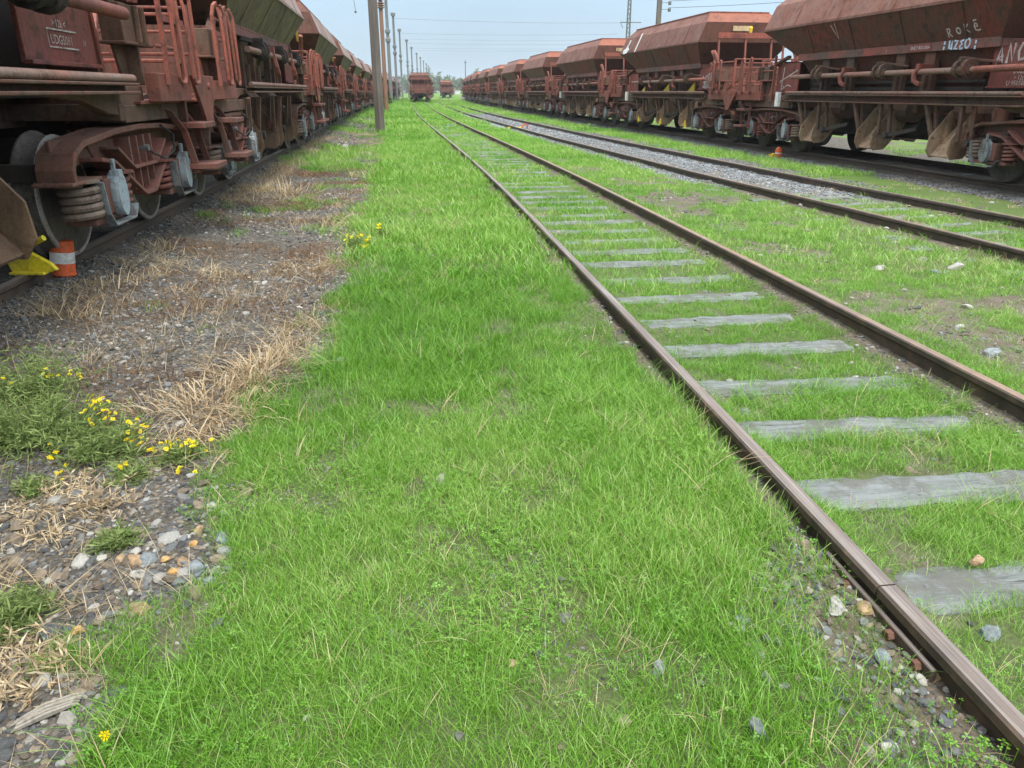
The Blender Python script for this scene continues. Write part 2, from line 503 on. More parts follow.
def ground_z(x, y):
    z = -.142 + (fbm(x, y, .8, 71) - .5) * .03 + (fbm(x, y, 5, 77) - .5) * .022 + (fbm(x, y, 16, 79) - .5) * .008
    z = z + LEFT_RAISE * sstep(-1.9, -2.8, x) * sstep(60, 20, y)
    # between the rails: level with the sleepers; trough alongside the rails
    dm = np.abs(x - main_c(y)); d2 = np.abs(x - second(y)); dr = np.abs(x - right_c(y)); dl = np.abs(x - left_c(y))
    for d in (dm, d2, dr, dl):
        z = z + .030 * sstep(.22, .06, np.abs(d - .75)) * (.4 + 1.2 * fbm(x, y, 3, 83))
    z = z - .013 * sstep(.64, .50, dm) * sstep(70, 40, y)
    z = z + .034 * sstep(.70, .86, dm) * sstep(1.7, 1.25, dm) * sstep(60, 30, y)
    far = sstep(150, 600, np.abs(y) + np.abs(x) * .5)
    return z * (1 - far) - .15 * far


def axis(vals):
    out = []
    for a, b, s in vals: out += list(np.arange(a, b, s))
    return np.array(out + [vals[-1][1]])


gx = axis([(-3000, -1000, 1000), (-1000, -200, 200), (-200, -60, 20), (-60, -12, 4), (-12, -5, .5), (-5, -3.6, .12), (-3.6, 4.2, .05), (4.2, 8, .09), (8, 13, .16), (13, 24, 1), (24, 60, 4), (60, 200, 20), (200, 1000, 200), (1000, 3000, 1000)])
gy = axis([(-400, -100, 100), (-100, -20, 20), (-20, -2, 2), (-2, .4, .4), (.4, 7, .05), (7, 14, .1), (14, 30, .25), (30, 70, .6), (70, 130, 2), (130, 400, 10), (400, 1000, 100), (1000, 5000, 1000)])
GX, GY = np.meshgrid(gx, gy)
GZ = ground_z(GX, GY)
gv, gg, gb, gl_ = fields(GX, GY)
nv = GX.size; nx, ny = len(gx), len(gy)
me = bpy.data.meshes.new('ground')
me.vertices.add(nv)
me.vertices.foreach_set('co', np.stack([GX, GY, GZ], -1).astype(np.float32).ravel())
ii = (np.arange(ny - 1)[:, None] * nx + np.arange(nx - 1)[None, :]).ravel()
quads = np.stack([ii, ii + 1, ii + nx + 1, ii + nx], -1).astype(np.int32)
me.loops.add(quads.size); me.loops.foreach_set('vertex_index', quads.ravel())
me.polygons.add(len(quads)); me.polygons.foreach_set('loop_start', np.arange(0, quads.size, 4, dtype=np.int32))
me.update(); me.validate()
for nm, arr in (('gravel', gv), ('grass', gg), ('ballast', gb)):
    me.attributes.new(nm, 'FLOAT', 'POINT').data.foreach_set('value', arr.astype(np.float32).ravel())
me.polygons.foreach_set('use_smooth', np.ones(len(quads), bool))
ground = bpy.data.objects.new('ground', me); COL.objects.link(ground); ground['kind'] = 'structure'


def ground_mat():
    t = NT('soil_grass_and_gravel'); tc = t.n('ShaderNodeTexCoord'); v = tc.outputs['Object']
    ag = t.n('ShaderNodeAttribute', attribute_name='gravel').outputs['Fac']
    as_ = t.n('ShaderNodeAttribute', attribute_name='grass').outputs['Fac']
    ab = t.n('ShaderNodeAttribute', attribute_name='ballast').outputs['Fac']
    nf = t.noise(v, 55, 6, .7); nm = t.noise(v, 6, 6, .65); nl = t.noise(v, .9, 4, .6)
    soil = t.ramp(nf, [(.25, (.062, .052, .040)), (.5, (.130, .112, .088)), (.78, (.23, .205, .17))])
    soil = t.mix(t.ramp(nm, [(.40, 0), (.65, .7)]), soil, (.085, .068, .045))
    vo = t.n('ShaderNodeTexVoronoi'); vo.inputs['Scale'].default_value = 48; t.l(v, vo.inputs['Vector'])
    sp = t.n('ShaderNodeSeparateColor'); t.l(vo.outputs['Color'], sp.inputs[0])
    peb = t.ramp(sp.outputs[0], [(0, (.09, .088, .082)), (.35, (.185, .185, .18)), (.6, (.23, .195, .155)), (.85, (.31, .31, .295)), (1, (.44, .40, .34))])
    peb = t.mix(t.ramp(vo.outputs['Distance'], [(.35, 0), (.75, .7)]), peb, (.06, .05, .038))
    gcol = t.mix(t.ramp(nm, [(.38, 0), (.58, .75)]), peb, soil)
    # ballast: cool grey crushed stone
    vb = t.n('ShaderNodeTexVoronoi'); vb.inputs['Scale'].default_value = 24; t.l(v, vb.inputs['Vector'])
    sb = t.n('ShaderNodeSeparateColor'); t.l(vb.outputs['Color'], sb.inputs[0])
    bal = t.ramp(sb.outputs[0], [(0, (.13, .145, .155)), (.5, (.19, .21, .225)), (1, (.26, .28, .295))])
    turf = t.ramp(nf, [(.25, (.045, .085, .012)), (.5, (.085, .19, .018)), (.78, (.14, .27, .030))])
    turf = t.mix(t.ramp(nl, [(.4, 0), (.65, .4)]), turf, (.16, .24, .05))
    turf = t.mix(t.ramp(nm, [(.55, 0), (.72, .5)]), turf, (.12, .10, .06))
    sy_ = t.n('ShaderNodeSeparateXYZ'); t.l(v, sy_.inputs[0])
    mr = t.n('ShaderNodeMapRange'); mr.inputs[1].default_value = 6; mr.inputs[2].default_value = 24; mr.inputs[3].default_value = .25; mr.inputs[4].default_value = 1; t.l(sy_.outputs[1], mr.inputs[0])
    moss = t.mix(t.ramp(nf, [(.35, .05), (.65, .5)]), t.mix(.35, soil, (.04, .036, .026)), (.05, .085, .02))
    turf = t.mix(mr.outputs[0], moss, turf)
    mg = t.ramp(t.math('ADD', ag, t.math('MULTIPLY', t.math('SUBTRACT', nm, .5), .5)), [(.35, 0), (.6, 1)])
    ms = t.ramp(t.math('ADD', as_, t.math('MULTIPLY', t.math('SUBTRACT', nm, .5), .7)), [(.40, 0), (.70, 1)])
    litter = t.noise(t.mapping(v, (9, 30, 9)), 3.0, 5, .7, 1.2)
    gcol = t.mix(t.ramp(litter, [(.54, 0), (.64, .45)]), gcol, (.20, .155, .105))
    gcol = t.mix(t.ramp(nl, [(.50, 0), (.66, .25)]), gcol, (.14, .12, .09))
    gcol = t.mix(1.0, gcol, (.66, .67, .68), 'MULTIPLY')
    c = t.mix(mg, soil, gcol)
    c = t.mix(ab, c, bal)
    c = t.mix(ms, c, turf)
    h = t.math('ADD', t.math('MULTIPLY', nf, .6), t.math('MULTIPLY', vo.outputs['Distance'], -.6))
    return t.finish(c, .95, h, .7, .02, 0, .15)


me.materials.append(ground_mat())

# ------------------------------------------------------------------ scatter (geometry nodes on a point mesh)


def in_view(x, y, z=0, mx=130, my=90):
    xx = x * math.cos(YAW) - y * math.sin(YAW); ff = x * math.sin(YAW) + y * math.cos(YAW); zz = z - EYE
    d = ff * math.cos(PITCH) - zz * math.sin(PITCH); up = ff * math.sin(PITCH) + zz * math.cos(PITCH)
    d = np.maximum(d, 1e-3)
    u = 512 + F_PX * xx / d; w = 384 - F_PX * up / d
    return (ff > .3) & (u > -mx) & (u < 1024 + mx) & (w < 768 + my)


def scatter(name, variants, P, rot, scl, idx, tint, kind='stuff', label=None, cat=None):
    src = bpy.data.collections.new(name + ' source')                   # not in the scene: only read by the nodes
    for i, (mesh) in enumerate(variants):
        src.objects.link(bpy.data.objects.new('%s clump %02d' % (name, i), mesh))
    m = bpy.data.meshes.new(name); m.vertices.add(len(P))
    m.vertices.foreach_set('co', P.astype(np.float32).ravel())
    m.attributes.new('turn', 'FLOAT_VECTOR', 'POINT').data.foreach_set('vector', rot.astype(np.float32).ravel())
    m.attributes.new('size', 'FLOAT', 'POINT').data.foreach_set('value', scl.astype(np.float32))
    m.attributes.new('pick', 'INT', 'POINT').data.foreach_set('value', idx.astype(np.int32))
    m.attributes.new('tint', 'FLOAT', 'POINT').data.foreach_set('value', tint.astype(np.float32))
    o = bpy.data.objects.new(name, m); COL.objects.link(o)
    ng = bpy.data.node_groups.new(name + ' nodes', 'GeometryNodeTree')
    ng.interface.new_socket('Geometry', in_out='INPUT', socket_type='NodeSocketGeometry')
    ng.interface.new_socket('Geometry', in_out='OUTPUT', socket_type='NodeSocketGeometry')
    N = ng.nodes; L = ng.links
    gi = N.new('NodeGroupInput'); go = N.new('NodeGroupOutput')
    ci = N.new('GeometryNodeCollectionInfo'); ci.inputs['Collection'].default_value = src
    ci.inputs['Separate Children'].default_value = True; ci.inputs['Reset Children'].default_value = True
    ip = N.new('GeometryNodeInstanceOnPoints'); ip.inputs['Pick Instance'].default_value = True
    def attr(nm, typ):
        a = N.new('GeometryNodeInputNamedAttribute'); a.data_type = typ; a.inputs['Name'].default_value = nm
        return a.outputs['Attribute']
    L.new(gi.outputs[0], ip.inputs['Points']); L.new(ci.outputs[0], ip.inputs['Instance'])
    L.new(attr('pick', 'INT'), ip.inputs['Instance Index'])
    er = N.new('FunctionNodeEulerToRotation'); L.new(attr('turn', 'FLOAT_VECTOR'), er.inputs[0]); L.new(er.outputs[0], ip.inputs['Rotation'])
    L.new(attr('size', 'FLOAT'), ip.inputs['Scale'])
    L.new(ip.outputs[0], go.inputs[0])
    md = o.modifiers.new('scatter', 'NODES'); md.node_group = ng
    tag(o, label, cat, None, kind)
    return o


def blades(n, rad, h0, h1, w, bend, mat, rng, seg=3, name='tuft', spread=.5):
    """a clump of curved tapering grass blades"""
    vs = []; fs = []; sh = []
    for b in range(n):
        a = rng.uniform(0, 2 * PI); rr = rad * math.sqrt(rng.random())
        bx, by = rr * math.cos(a), rr * math.sin(a)
        h = rng.uniform(h0, h1); ww = w * rng.uniform(.6, 1.3)
        d = rng.uniform(0, 2 * PI); lean = rng.uniform(.05, spread); bn = bend * rng.uniform(.3, 1.4)
        dx, dy = math.cos(d), math.sin(d)
        tw = rng.uniform(0, 2 * PI); px, py = math.cos(tw), math.sin(tw)
        s = rng.random(); base = len(vs)
        for k in range(seg + 1):
            t = k / seg
            off = h * (lean * t + bn * t * t); z = h * (t - .28 * bn * t * t)
            q = ww * (1 - t) ** .7 * (.75 + .5 * t) * .5
            cx, cy = bx + dx * off, by + dy * off
            if k < seg:
                vs += [(cx - px * q, cy - py * q, z), (cx + px * q, cy + py * q, z)]; sh += [s, s]
            else:
                vs.append((cx, cy, z)); sh.append(s)
        for k in range(seg - 1):
            i = base + 2 * k; fs.append((i, i + 1, i + 3, i + 2))
        i = base + 2 * (seg - 1); fs.append((i, i + 1, i + 2))
    m = bpy.data.meshes.new(name); m.from_pydata(vs, [], fs)
    m.attributes.new('shade', 'FLOAT', 'POINT').data.foreach_set('value', np.array(sh, np.float32))
    m.materials.append(mat); return m


def clover(n, rad, mat, rng, s0=.0035, s1=.0072, h0=.012, h1=.045):
    vs = []; fs = []; sh = []
    for b in range(n):
        a = rng.uniform(0, 2 * PI); rr = rad * math.sqrt(rng.random())
        x, y, z = rr * math.cos(a), rr * math.sin(a), rng.uniform(h0, h1); s = rng.uniform(s0, s1); c = rng.random()
        a0 = rng.uniform(0, 2 * PI); tl = rng.uniform(-.4, .4); tm = rng.uniform(-.4, .4)
        for k in range(3):
            an = a0 + k * 2 * PI / 3; i = len(vs)
            for rad2, da in ((.1, 0), (.8, -.5), (1.35, -.28), (1.35, .28), (.8, .5)):
                dx, dy = s * rad2 * math.cos(an + da), s * rad2 * math.sin(an + da)
                vs.append((x + dx, y + dy, z + dx * tl + dy * tm)); sh.append(c)
            fs.append((i, i + 1, i + 2, i + 3, i + 4))
        i = len(vs); vs += [(x, y, z), (x + .0015, y, z), (x * .8 + .001, y * .8, 0)]; sh += [c] * 3; fs.append((i, i + 1, i + 2))
    m = bpy.data.meshes.new('clover'); m.from_pydata(vs, [], fs)
    m.attributes.new('shade', 'FLOAT', 'POINT').data.foreach_set('value', np.array(sh, np.float32))
    m.materials.append(mat); return m


def rock_mb(rx, ry, rz, rng, rough=.16, sub=2, angular=False):
    bm = bmesh.new(); bmesh.ops.create_icosphere(bm, subdivisions=sub, radius=1)
    ph = rng.uniform(0, 10, 9)
    cuts = []
    for k in range(7 if angular else 4):
        n = rng.normal(size=3); n /= np.linalg.norm(n); cuts.append((n, rng.uniform(.62, .9) if angular else rng.uniform(.78, .98)))
    mb = MB()
    for v in bm.verts:
        p = np.array(v.co)
        k = 1 + rough * (math.sin(2.1 * p[0] + ph[0]) * math.sin(1.7 * p[1] + ph[1]) + .6 * math.sin(3.7 * p[2] + ph[2] + 2 * p[0]))
        p = p * k
        for n, d in cuts:
            e = p.dot(n) - d
            if e > 0: p = p - n * e * .9
        if sub > 2:
            for f_, a_ in ((5.3, .035), (11., .022), (23., .012)):
                p = p * (1 + a_ * (math.sin(f_ * p[0] + ph[3]) * math.sin(f_ * p[1] + ph[4]) + math.sin(f_ * 1.3 * p[2] + ph[5] + 2 * p[1])))
        mb.v.append((p[0] * rx, p[1] * ry, p[2] * rz))
    bm.verts.index_update()
    mb.f = [tuple(v.index for v in f.verts) for f in bm.faces]; bm.free(); return mb


rng = np.random.default_rng(5)
V_A = [blades(21, .055, .030, .080, .0025, .55, M['grass'], rng, 3) for _ in range(7)]       # short fine turf
V_B = [blades(12, .05, .08, .17, .0028, .8, M['grass'], rng, 4, spread=.7) for _ in range(5)]   # longer arching blades
V_C = [clover(13, .055, M['clover'], rng) for _ in range(4)]                                    # clover
V_D = [blades(7, .05, .05, .13, .0032, .7, M['dry'], rng, 3, spread=.9) for _ in range(3)]         # dead stalks
V_E = [blades(34, .17, .05, .12, .0085, .5, M['grass'], rng, 2) for _ in range(4)]                # middle distance
V_F = [blades(60, .6, .07, .17, .03, .5, M['grass'], rng, 2) for _ in range(3)]                  # far
V_G = [blades(26, .15, .05, .14, .008, .7, M['dry'], rng, 2, spread=.9) for _ in range(2)]
V_I = [blades(16, .10, .03, .10, .0055, 1.5, M['dry'], rng, 4, spread=1.6) for _ in range(4)]
V_H = [blades(40, .12, .015, .05, .004, .6, M['russet'], rng, 2, spread=.9) for _ in range(2)]
GV = V_A + V_B + V_C + V_D + V_E + V_F + V_G + V_H + V_I
off = np.cumsum([0] + [len(q) for q in (V_A, V_B, V_C, V_D, V_E, V_F, V_G, V_H, V_I)])
SL_Y = 1.80 + .603 * np.arange(-1, 75)                                  # sleepers of the middle track


def on_sleeper(x, y):
    k = np.round((y - 1.80) / .603); dy = np.abs(y - (1.80 + .603 * k))
    wv = (fbm(x, y, 4.5, 88) - .5)
    cover = vnoise(k * 3.7 + 11, k * 0 + .5, 5)
    half = np.abs(x - main_c(y) - .05 * (cover - .5))
    wide = .064 - .012 * np.clip(y - 3, 0, 4) + (cover - .5) * .06
    return (dy < wide + wv * .14) & (half < .60 - .05 * np.clip(y - 4, 0, 4) + wv * .8) & (y < 14)


def under_wagon(x, y):
    return (np.abs(x - right_c(y)) < 1.0) | ((np.abs(x - left_c(y)) < 1.0))


pts = []; 


def emit(x0, x1, y0, y1, dens, which, size, density_fn=None, hidden=True):
    n = int((x1 - x0) * (y1 - y0) * dens)
    x = RNG.uniform(x0, x1, n); y = RNG.uniform(y0, y1, n)
    k = in_view(x, y); x, y = x[k], y[k]
    g = fields(x, y)
    p = density_fn(x, y, g) if density_fn else g[1]
    k = (RNG.random(len(x)) < p) & ~under_wagon(x, y); x, y = x[k], y[k]
    k = ~(on_sleeper(x, y)); x, y = x[k], y[k]
    kk = np.round((y - 1.80) / .603); dys = np.abs(y - (1.80 + .603 * kk))
    k = (RNG.random(len(x)) > .62 * sstep(.17, .08, dys) * (np.abs(x - main_c(y)) < .74) * sstep(.36, .56, fbm(x, y, 2.4, 131))); x, y = x[k], y[k]
    for tr in (main_c, second, right_c, left_c):                         # nothing grows out of a rail
        k = np.abs(np.abs(x - tr(y)) - .75) > .045; x, y = x[k], y[k]
    m = len(x)
    z = ground_z(x, y)
    lush = fbm(x, y, .7, 41)
    s = size * (RNG.uniform(.65, 1.3, m)) * (.62 + .75 * lush)
    # shorter growth between the rails and right of the middle track
    s = s * np.where((x > 1.33 + drift(y)), .72, 1.0)
    pick = RNG.integers(off[which], off[which + 1], m)
    dryside = sstep(3.2, 4.6, x - drift(y)) * .14 + sstep(3, 9, y) * .13
    tint = np.clip(.44 + dryside + 1.15 * (fbm(x, y, .45, 61) - .5) + .30 * (fbm(x, y, 3.1, 63) - .5) + RNG.normal(0, .13, m) + .10 * sstep(5, 40, y), 0, 1)
    pts.append((np.stack([x, y, z - .004], -1), s, pick, tint))


turfp = lambda x, y, g: np.clip((g[1] - .12) * 1.25, 0, 1) * np.clip(.26 + 1.2 * sstep(.33, .50, fbm(x, y, 2.6, 45)), 0, 1)
emit(-1.8, 3.2, .6, 3.2, 2100, 0, .95, turfp)
emit(-1.8, 4.2, 3.2, 6.0, 1100, 0, 1.02, turfp)
longp = lambda x, y, g: np.clip((g[1] - .2) * 1.3, 0, 1) * sstep(.47, .66, fbm(x, y, .9, 47)) * np.where(x > 1.33, .35, 1.0)
emit(-1.8, 3.2, .6, 3.4, 420, 1, .95, longp)
emit(-1.8, 4.2, 3.4, 8.5, 300, 1, 1.0, longp)
clovp = lambda x, y, g: np.clip(g[1] * 1.4, 0, 1) * np.clip(.15 + sstep(.44, .62, fbm(x, y, 1.5, 49)), 0, 1)
emit(-1.8, 3.2, .6, 3.6, 330, 2, 1.0, clovp)
emit(-1.8, 4.2, 3.6, 6, 90, 2, 1.1, clovp)
dryp = lambda x, y, g: np.clip(.06 + .45 * g[3] * sstep(.45, .6, fbm(x, y, 1.6, 55)) + .22 * sstep(.56, .68, fbm(x, y, 1.3, 57)), 0, 1)
emit(-3.2, 5.6, .6, 7, 130, 3, 1.0, dryp)
emit(-1.4, 1.35, .9, 3.4, 160, 3, .6, lambda x, y, g: np.clip(1 - sstep(.35, .52, fbm(x, y, 2.6, 45)), 0, 1) * (1 - g[3]) * .6)
emit(-1.4, 1.35, .9, 3.4, 260, 2, .8, lambda x, y, g: np.clip(1 - sstep(.35, .55, fbm(x, y, 2.6, 45)), 0, 1) * (1 - g[3]) * .6)
midp = lambda x, y, g: np.clip((g[1] - .1) * 1.2, 0, 1) * np.clip(.35 + sstep(.32, .55, fbm(x, y, 1.3, 45)), 0, 1)
emit(-1.8, 7.5, 5.5, 14, 100, 4, .9, midp)
emit(-3.2, 13.5, 13.5, 32, 42, 4, 1.25, midp)
emit(4.2, 8, 4.2, 6.0, 220, 4, .62, midp)
edgep = lambda x, y, g: np.clip(g[3] * sstep(.50, .62, fbm(x, y, .8, 97)), 0, 1) * sstep(4, 8, y) * .55
emit(-2.9, -.7, 4, 30, 50, 4, .75, edgep)
emit(-5.5, 24, 31, 62, 5.5, 5, 1.0, midp)
emit(-9, 34, 62, 140, 1.6, 5, 1.5, midp)
dry2 = lambda x, y, g: .10 * sstep(.50, .62, fbm(x, y, .8, 57)) + .2 * g[3] * sstep(.55, .63, fbm(x, y, .9, 59)) * sstep(5, 8, y)
emit(-3.0, 12, 5.5, 30, 60, 6, .8, dry2)
# straw at the wagon rail and along the right-hand rails
strawp = lambda x, y, g: .8 * sstep(.35, .12, np.abs(x - left_c(y) - 1.05)) * sstep(.35, .6, fbm(x, y, .8, 91))
emit(-3.3, -1.7, 5, 26, 70, 6, .9, strawp)
mossp = lambda x, y, g: g[3] * sstep(.49, .58, fbm(x * .6, y * 1.7, 1.0, 93)) * .7
emit(-3.0, -.8, 3, 16, 120, 7, 1.2, mossp)
def litterp(x, y, g):
    a = sstep(.75, .15, np.hypot((x + 1.10) * 1.5, (y - 3.95) * 1.0)) * sstep(.36, .54, fbm(x, y, 2.2, 121))
    b = sstep(-.80, -1.0, x) * sstep(2.95, 2.3, y) * sstep(.40, .58, fbm(x, y, 2.0, 123))
    c = g[3] * sstep(.62, .72, fbm(x, y, 1.2, 125)) * .16
    e = sstep(.3, .0, np.abs(x - edge_left(y) + .12)) * sstep(.48, .62, fbm(x, y, .9, 127)) * .6 * sstep(2.6, 3.4, y)
    return np.maximum.reduce([a, b, c, e])


emit(-2.6, -.3, .9, 3.0, 330, 8, .85, litterp)
emit(-2.6, -.3, 3.0, 7.5, 300, 8, 1.15, litterp)
emit(-3.0, -.3, 7.5, 18, 40, 8, 1.6, litterp)
gp = np.concatenate([p[0] for p in pts]); gs = np.concatenate([p[1] for p in pts]); gi_ = np.concatenate([p[2] for p in pts]); gt = np.concatenate([p[3] for p in pts])
rot = np.stack([RNG.normal(0, .10, len(gp)), RNG.normal(0, .10, len(gp)), RNG.uniform(0, 2 * PI, len(gp))], -1)
scatter('grass', GV, gp, rot, gs, gi_, gt)
print('grass clumps', len(gp))

# loose gravel
ST = [rock_mb(1, .8, .55, rng, .14, 1 if i > 3 else 2, True).mesh('pebble', M['gravel']) for i in range(8)]
SP = []


def pebbles(x0, x1, y0, y1, dens, r0, r1, pf, tb=(0, 1)):
    n = int((x1 - x0) * (y1 - y0) * dens)
    x = RNG.uniform(x0, x1, n); y = RNG.uniform(y0, y1, n)
    k = in_view(x, y); x, y = x[k], y[k]; g = fields(x, y)
    k = RNG.random(len(x)) < pf(x, y, g); x, y = x[k], y[k]
    m = len(x); s = r0 + (r1 - r0) * RNG.random(m) ** 2.6
    z = ground_z(x, y) + s * .12
    SP.append((np.stack([x, y, z], -1), s, RNG.integers(0, 8, m), RNG.uniform(tb[0], tb[1], m) ** 1.25))


gravp = lambda x, y, g: g[0] * g[3] * (.25 + .75 * sstep(.35, .6, fbm(x, y, 1.7, 103)))
pebbles(-3.2, -.4, 1, 6.5, 2900, .003, .018, gravp)
pebbles(-3.2, -.4, 1, 6.5, 150, .012, .036, gravp)
pebbles(-3.2, -.5, 6.5, 16, 700, .007, .026, gravp)
pebbles(-3.6, -.8, 16, 40, 70, .02, .05, gravp)
balp = lambda x, y, g: np.clip(np.maximum(g[2], g[0] * (x > 4) * (x < 9)) * 1.2, 0, 1)
pebbles(4.2, 9.2, 8, 26, 330, .018, .036, balp, (.42, .56))
pebbles(4, 9.2, 26, 60, 60, .03, .05, balp, (.42, .56))
bar2 = lambda x, y, g: np.clip(1 - g[1], 0, 1) * (1 - g[3]) * .5
pebbles(.9, 3.6, 1, 6, 900, .004, .018, bar2)
pebbles(.9, 7.5, 2, 14, 60, .012, .04, bar2)
def gritp(x, y, g):
    dy = np.abs(y - (1.80 + .603 * np.round((y - 1.80) / .603)))
    return np.maximum(np.where(on_sleeper(x, y), .45 + .55 * sstep(.42, .55, fbm(x, y, 3.3, 111)), 0), .8 * sstep(.15, .09, dy) * sstep(.42, .56, fbm(x, y, 2.4, 131))) * (np.abs(x - main_c(y)) < .70)

pebbles(1.3, 3.0, 1.2, 7, 1500, .003, .012, gritp)
pebbles(1.3, 3.0, 1.2, 7, 70, .010, .026, gritp)
edgr = lambda x, y, g: sstep(.17, .09, np.abs(np.abs(x - main_c(y)) - .69)) * (np.abs(x - main_c(y)) < .70) * sstep(.40, .55, fbm(x, y, 1.6, 141))
pebbles(1.3, 3.0, 1.2, 9, 900, .004, .015, edgr)
stonyp = lambda x, y, g: sstep(.60, .2, np.hypot((x - 1.16) * 1.7, (y - 1.58) * .8))
pebbles(.7, 1.34, .9, 2.3, 2600, .004, .020, stonyp, (.1, 1))
pebbles(.7, 1.34, .9, 2.3, 160, .012, .032, stonyp, (.2, 1))
pebbles(-2.3, -.5, 1.1, 2.9, 3200, .003, .016, lambda x, y, g: g[3] * .8)
pebbles(-2.3, -.5, 1.1, 2.9, 300, .010, .036, lambda x, y, g: g[3] * .9)
pebbles(-2.0, -.6, 1.3, 2.9, 45, .022, .042, lambda x, y, g: g[3] * .9, (.6, 1))
def barep(x, y, g):
    return np.clip(np.maximum(1 - sstep(.33, .50, fbm(x, y, 2.6, 45)), 1 - g[1]) * (1 - g[3] * .6) - .15, 0, 1) * (np.abs(np.abs(x - main_c(y)) - .75) > .08)


pebbles(-1.4, 1.35, .9, 3.4, 1900, .002, .009, barep)
pebbles(-1.4, 1.35, .9, 3.4, 60, .008, .022, barep)
pebbles(-1.2, 4.2, 3.4, 7, 260, .004, .014, barep)
thin = lambda x, y, g: .05 + .35 * sstep(.55, .68, fbm(x, y, 1.1, 105))
pebbles(-.9, 8, 1, 12, 40, .012, .035, thin)
pebbles(3.4, 8.5, 4, 12, 40, .02, .05, thin, (.2, 1))
sp = np.concatenate([p[0] for p in SP]); ss = np.concatenate([p[1] for p in SP]); si = np.concatenate([p[2] for p in SP]); stt = np.concatenate([p[3] for p in SP])
rot = np.stack([RNG.normal(0, .3, len(sp)), RNG.normal(0, .3, len(sp)), RNG.uniform(0, 2 * PI, len(sp))], -1)
scatter('gravel', ST, sp, rot, ss, si, stt)
print('pebbles', len(sp))

# ------------------------------------------------------------------ tracks
RAILP = [(-.0310, -.008), (-.024, 0), (.024, 0), (.0310, -.008), (.0315, -.034), (.012, -.048), (.009, -.115), (.066, -.138), (.068, -.15), (-.068, -.15), (-.066, -.138), (-.009, -.115), (-.012, -.048), (-.0315, -.034)]


def rail_mb(cf, side, y0, y1, z0f):
    ys = list(np.arange(y0, y1, .6 if y1 < 70 else 1.5)) + [y1]; mb = MB(); m = len(RAILP); vs = []; fs = []
    for y in ys:
        c = float(cf(y)) + side * .75
        for px, pz in RAILP: vs.append((c + px, y, pz + z0f(y)))
    for i in range(len(ys) - 1):
        for k in range(m):
            a = i * m + k; b = i * m + (k + 1) % m; fs.append((a, b, b + m, a + m))
    fs.append(tuple(range(m - 1, -1, -1))); e = (len(ys) - 1) * m; fs.append(tuple(range(e, e + m)))
    return mb.add(vs, fs)


def sleeper_mesh(r):
    mb = MB(); nx_, ny_ = 26, 5; L, W, H = 2.3, .235, .13; vs = []; fs = []
    edge = [[r.normal(0, .007) for _ in range(nx_ + 1)] for _ in range(2)]
    for i in range(nx_ + 1):
        for j in range(ny_ + 1):
            x = -L / 2 + L * i / nx_; y = -W / 2 + W * j / ny_
            if j == 0: y += edge[0][i]
            if j == ny_: y += edge[1][i]
            z = r.normal(0, .0035) - (.012 if j in (0, ny_) else 0) - (.006 if r.random() < .12 else 0)
            vs.append((x, y, z))
    for i in range(nx_):
        for j in range(ny_):
            a = i * (ny_ + 1) + j; fs.append((a, a + ny_ + 1, a + ny_ + 2, a + 1))
    rim = [i * (ny_ + 1) for i in range(nx_ + 1)] + [nx_ * (ny_ + 1) + j for j in range(1, ny_ + 1)] + \
          [i * (ny_ + 1) + ny_ for i in range(nx_ - 1, -1, -1)] + [j for j in range(ny_ - 1, 0, -1)]
    n0 = len(vs)
    for q in rim: vs.append((vs[q][0], vs[q][1], -H))
    for k in range(len(rim)):
        k2 = (k + 1) % len(rim); fs.append((rim[k], n0 + k, n0 + k2, rim[k2]))
    return mb.add(vs, fs).mesh('sleeper', M['sleeper'])


SLEEP = [sleeper_mesh(rng) for _ in range(6)]


def track(name_label, cf, y0, y1, zf, joint=None, sleepers=None):
    t = empty('railway_track', (0, 0, 0)); tag(t, name_label, 'railway track', 'tracks of the yard')
    for s in (-1, 1):
        cuts = [y0, y1] if not (joint and s == -1) else [y0, joint - .003, joint + .003, y1]
        for a, b in zip(cuts[::2], cuts[1::2]):
            rail_mb(cf, s, a, b, zf).build('rail', M['rail_brown'] if (s > 0 and cf is main_c) else M['rail_dark'] if cf in (second, right_c) else M['rail'], t, smooth=True)
    if sleepers is not None:
        for i, y in enumerate(sleepers):
            o = bpy.data.objects.new('sleeper', SLEEP[int(rng.integers(0, 6))]); COL.objects.link(o); o.parent = t
            o.location = (float(cf(y)) + rng.normal(0, .05), y + rng.normal(0, .015), float(zf(y)) - .141 + rng.normal(0, .004))
            sl = (float(cf(y + 1)) - float(cf(y - 1))) / 2
            o.rotation_euler = (0, rng.normal(0, .004), -math.atan(sl) + rng.normal(0, .02) + (PI if rng.random() < .5 else 0))
    return t


flat = lambda y: 0.0
tm = track('empty rusty track with grey sleepers in the grass, running down the middle', main_c, -3, 110, flat, 1.665, 1.80 + .603 * np.arange(-4, 62))
fp = MB()
xr = float(main_c(1.6)) - .75
fp.ribbon([(xr - .036, 1.38, -.082), (xr - .036, 1.93, -.082)], .05, .018, (0, 0, 1))
fp.build('fishplate', M['rail'], tm, .003)
for yy in (1.43, 1.55, 1.78, 1.89):
    MB().lathe([(0, -.062), (.017, -.062), (.017, -.04), (0, -.04)], (xr - .002, yy, -.082), 'x', 6, False).build('bolt', M['bogie'], tm)
track('empty curving track with dark rails and grey ballast, next to the far wagons', second, -3, 175, flat, None, 4.7 + .603 * np.arange(0, 16))
track('track carrying the long line of hopper wagons on the far side', right_c, 2, 170, flat, None, 8 + .62 * np.arange(0, 24))
track('rusty track under the near line of wagons beside the gravel strip', left_c, -4, 170, lambda y: LEFT_RAISE * float(sstep(60, 20, y)), None, None)

# ------------------------------------------------------------------ wagons


